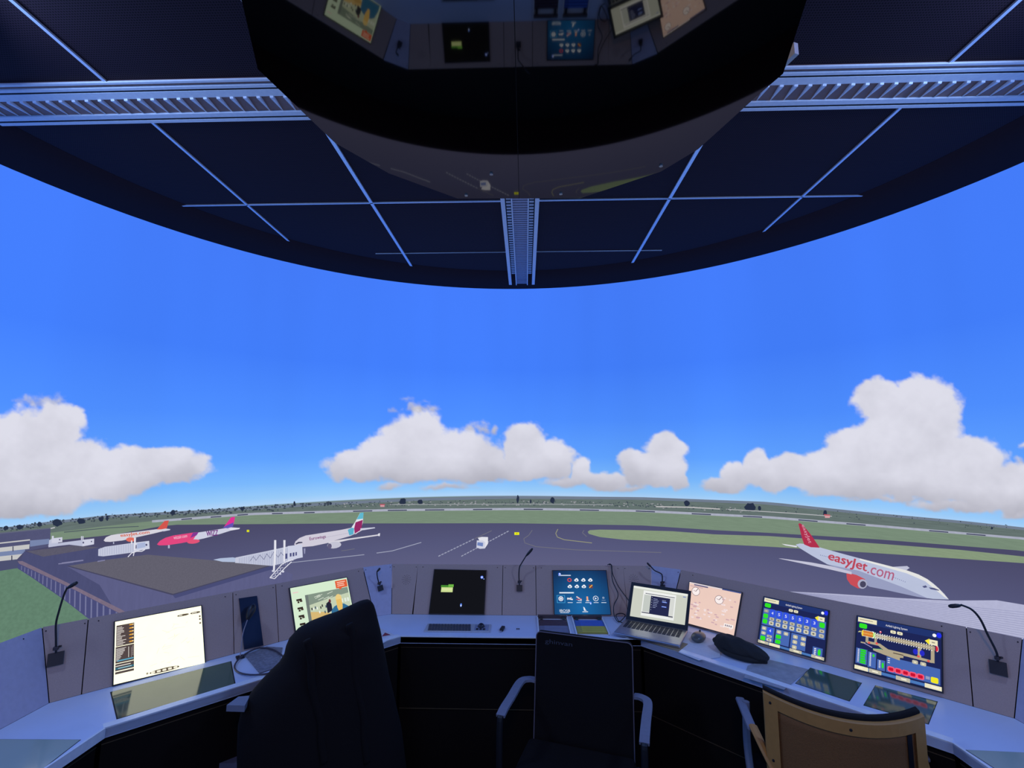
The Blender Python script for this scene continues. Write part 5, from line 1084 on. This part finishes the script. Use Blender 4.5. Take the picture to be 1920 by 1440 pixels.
def chair_tan():
    t = thing('office_chair', 'tan mesh backed armchair at lower right with curved frame', 'chair', (1.035, 1.79, 0), math.radians(-17))
    M_t = mat('tan_plastic', (.50, .24, .06), .6); M_tm = mat('brown_mesh', (.23, .098, .026), .8, bump=.8, scale=350, var=.35)
    W = .215; H0, H1 = .36, .852
    def S(x, z): return Vector((x, -.235 + .085 * (x / W) ** 2 - (z - H0) * .06 - .0, z - .012 * (1 - (x / W) ** 2) * (z > .8)))
    def grid(x0, x1, z0, z1, th, nx=20, nz=12, off=0.0):
        bm = bm_(); A = [[S(x0 + (x1 - x0) * i / nx, z0 + (z1 - z0) * j / nz) + Vector((0, off, 0)) for j in range(nz + 1)] for i in range(nx + 1)]
        f = [[bm.verts.new(p) for p in r] for r in A]; b = [[bm.verts.new(p + Vector((0, th, 0))) for p in r] for r in A]
        for i in range(nx):
            for j in range(nz):
                bm.faces.new([f[i][j], f[i + 1][j], f[i + 1][j + 1], f[i][j + 1]]); bm.faces.new([b[i][j], b[i][j + 1], b[i + 1][j + 1], b[i + 1][j]])
        for i in range(nx):
            bm.faces.new([f[i][0], b[i][0], b[i + 1][0], f[i + 1][0]]); bm.faces.new([f[i][nz], f[i + 1][nz], b[i + 1][nz], b[i][nz]])
        for j in range(nz):
            bm.faces.new([f[0][j], f[0][j + 1], b[0][j + 1], b[0][j]]); bm.faces.new([f[nx][j], b[nx][j], b[nx][j + 1], f[nx][j + 1]])
        return bm
    obj('back_mesh', grid(-W + .03, W - .03, H0 + .03, H1 - .035, .006, off=.008), M_tm, t, True)
    fr = obj('frame_top', grid(-W, W, H1 - .036, H1, .02, 20, 2), M_t, t, False)
    obj('frame_side', grid(-W, -W + .034, H0, H1 - .036, .02, 3, 10), M_t, t, False); obj('frame_side', grid(W - .034, W, H0, H1 - .036, .02, 3, 10), M_t, t, False)
    obj('frame_bottom', grid(-W + .034, W - .034, H0, H0 + .03, .02, 16, 2), M_t, t, False)
    obj('front_pad', grid(-W + .004, W - .004, H0 + .01, H1 + .006, .028, 20, 10, off=.021), M_mesh, t, True)
    obj('strap', grid(W - .06, W - .045, H0 + .03, H1 - .04, .003, 2, 8, off=.004), M_blk, t)
    for x, z in ((-W + .016, H1 - .022), (-W + .016, H1 - .2), (0, H1 - .02), (W - .016, H1 - .2)):
        bm = bm_(); ellipsoid(bm, S(x, z), (.0045, .003, .0045), seg=10); obj('screw', bm, M_gap, t)
    bm = bm_(); box(bm, (0, .06, .44), (.44, .44, .06), 0, .025); obj('seat', bm, M_mesh, t)
    for s_ in (-1, 1):
        bm = bm_(); box(bm, (s_ * .25, .03, .68), (.032, .215, .016), s_ * -.07, .007); obj('armrest', bm, mat('grey_plastic_arm', (.22, .22, .27), .5), t)
        bm = bm_(); tube(bm, spline([(s_ * .197, -.17, .62), (s_ * .222, -.14, .665), (s_ * .24, -.07, .69)]), .016, 8, flat=.6); obj('arm_bracket', bm, M_t, t)
        bm = bm_(); tube(bm, spline([(s_ * .24, .10, .69), (s_ * .245, .09, .55), (s_ * .24, .04, .42)]), .013, 8); obj('arm_post', bm, mat('grey_plastic_arm', (.22, .22, .27), .5), t)
        for yy in (-.16, .26): bm = bm_(); tube(bm, [(s_ * .2, yy * .8, .41), (s_ * .225, yy, .0)], .012, 8); obj('leg', bm, M_alu, t)
    return t
chair_tan()
# chair on the left hidden by a black jacket
JN = Vector((.55, -.835, 0)); JP = Vector((-.64, 1.97, 0))
def jp(u, v): return on_plane(u, v, JP, JN)
cc = jp(620, 1440); cc.z = 0
ch = thing('office_chair', 'high backed office chair on the left completely covered by a black jacket', 'chair', (cc.x - .12, cc.y + .1, 0), math.radians(33))
bm = bm_(); box(bm, (.10, -.06, .66), (.22, .04, .42), 0, .015); obj('backrest', bm, M_mesh, ch)
bm = bm_(); box(bm, (0, .24, .44), (.46, .42, .07), 0, .025); obj('seat', bm, M_mesh, ch)
bm = bm_(); tube(bm, [(0, .22, .41), (0, .22, .08)], .025, 12); obj('column', bm, M_alu, ch)
for k in range(5):
    a = 2 * PI * k / 5 + .3; bm = bm_(); tube(bm, [(0, .22, .09), (.28 * math.cos(a), .22 + .28 * math.sin(a), .06)], [.02, .014], 8); o = obj('foot', bm, M_blk, ch)
    bm = bm_(); ellipsoid(bm, (.28 * math.cos(a), .22 + .28 * math.sin(a), .028), (.014, .028, .028), seg=12); obj('caster', bm, M_blk, o)
def wq(nm, px, z, th, m, par):
    q = [on_z(u, v, z) for u, v in px]; bm = bm_(); prism(bm, q, (0, 0, -th)); wobj(nm, bm, m, par)
wq('armrest', [(425, 1322), (447, 1306), (469, 1304), (459, 1323)], .78, .02, mat('grey_plastic_arm', (.22, .22, .27), .5), ch)
wq('seat_side', [(372, 1430), (412, 1404), (450, 1394), (452, 1432)], .50, .02, mat('blue_grey_pad', (.16, .16, .22), .6), ch)
jk = thing('jacket', 'large black jacket draped over the left chair back', 'jacket', tuple(cc))
L = interp([(1125, 690), (1128, 678), (1135, 664), (1145, 645), (1155, 626), (1165, 600), (1180, 562), (1195, 545), (1210, 537), (1235, 531), (1252, 518), (1266, 500), (1285, 484), (1310, 462), (1340, 448), (1380, 444), (1440, 444), (1700, 430)])
Rr = interp([(1125, 692), (1127, 696), (1132, 700), (1145, 704), (1160, 707), (1180, 712), (1205, 717), (1230, 722), (1260, 728), (1300, 738), (1360, 752), (1440, 762), (1700, 790)])
rows_ = [1125.5, 1127, 1130, 1134, 1140, 1148, 1156, 1165, 1175, 1185, 1200, 1215, 1230, 1245, 1260, 1280, 1300, 1330, 1360, 1400, 1440, 1500, 1560, 1620]
bm = bm_(); prev = None; NS = 28
for v in rows_:
    l, r = L(v), Rr(v); a, b = jp(l, v), jp(r, v); c = (a + b) / 2; h = (b - a) / 2; dp = min(.11, .012 + h.length * .75); ring = []
    for k in range(NS):
        th = 2 * PI * k / NS; f = 1 + .04 * math.sin(5 * th + v * .006) + .025 * math.sin(11 * th + 1)
        off = JN * (-math.sin(th) * dp * f * -1); x = math.cos(th)
        ring.append(bm.verts.new(c + h * (abs(x) ** .8 * (1 if x > 0 else -1)) + off))
    if prev:
        for k in range(NS): bm.faces.new([prev[k], prev[(k + 1) % NS], ring[(k + 1) % NS], ring[k]])
    else: bm.faces.new(ring)
    prev = ring
bm.faces.new(prev[::-1]); wobj('body', bm, M_cloth, jk, True)
for u0, v0, u1, v1 in ((575, 1200, 610, 1430), (655, 1170, 690, 1430)):
    P_ = [on_plane(u0 + (u1 - u0) * k / 6 + 3 * math.sin(k * 2), v0 + (v1 - v0) * k / 6, JP + JN * .105, JN) for k in range(7)]
    bm = bm_(); tube(bm, spline(P_), .014, 8, flat=.6); wobj('fold', bm, M_cloth, jk, True)
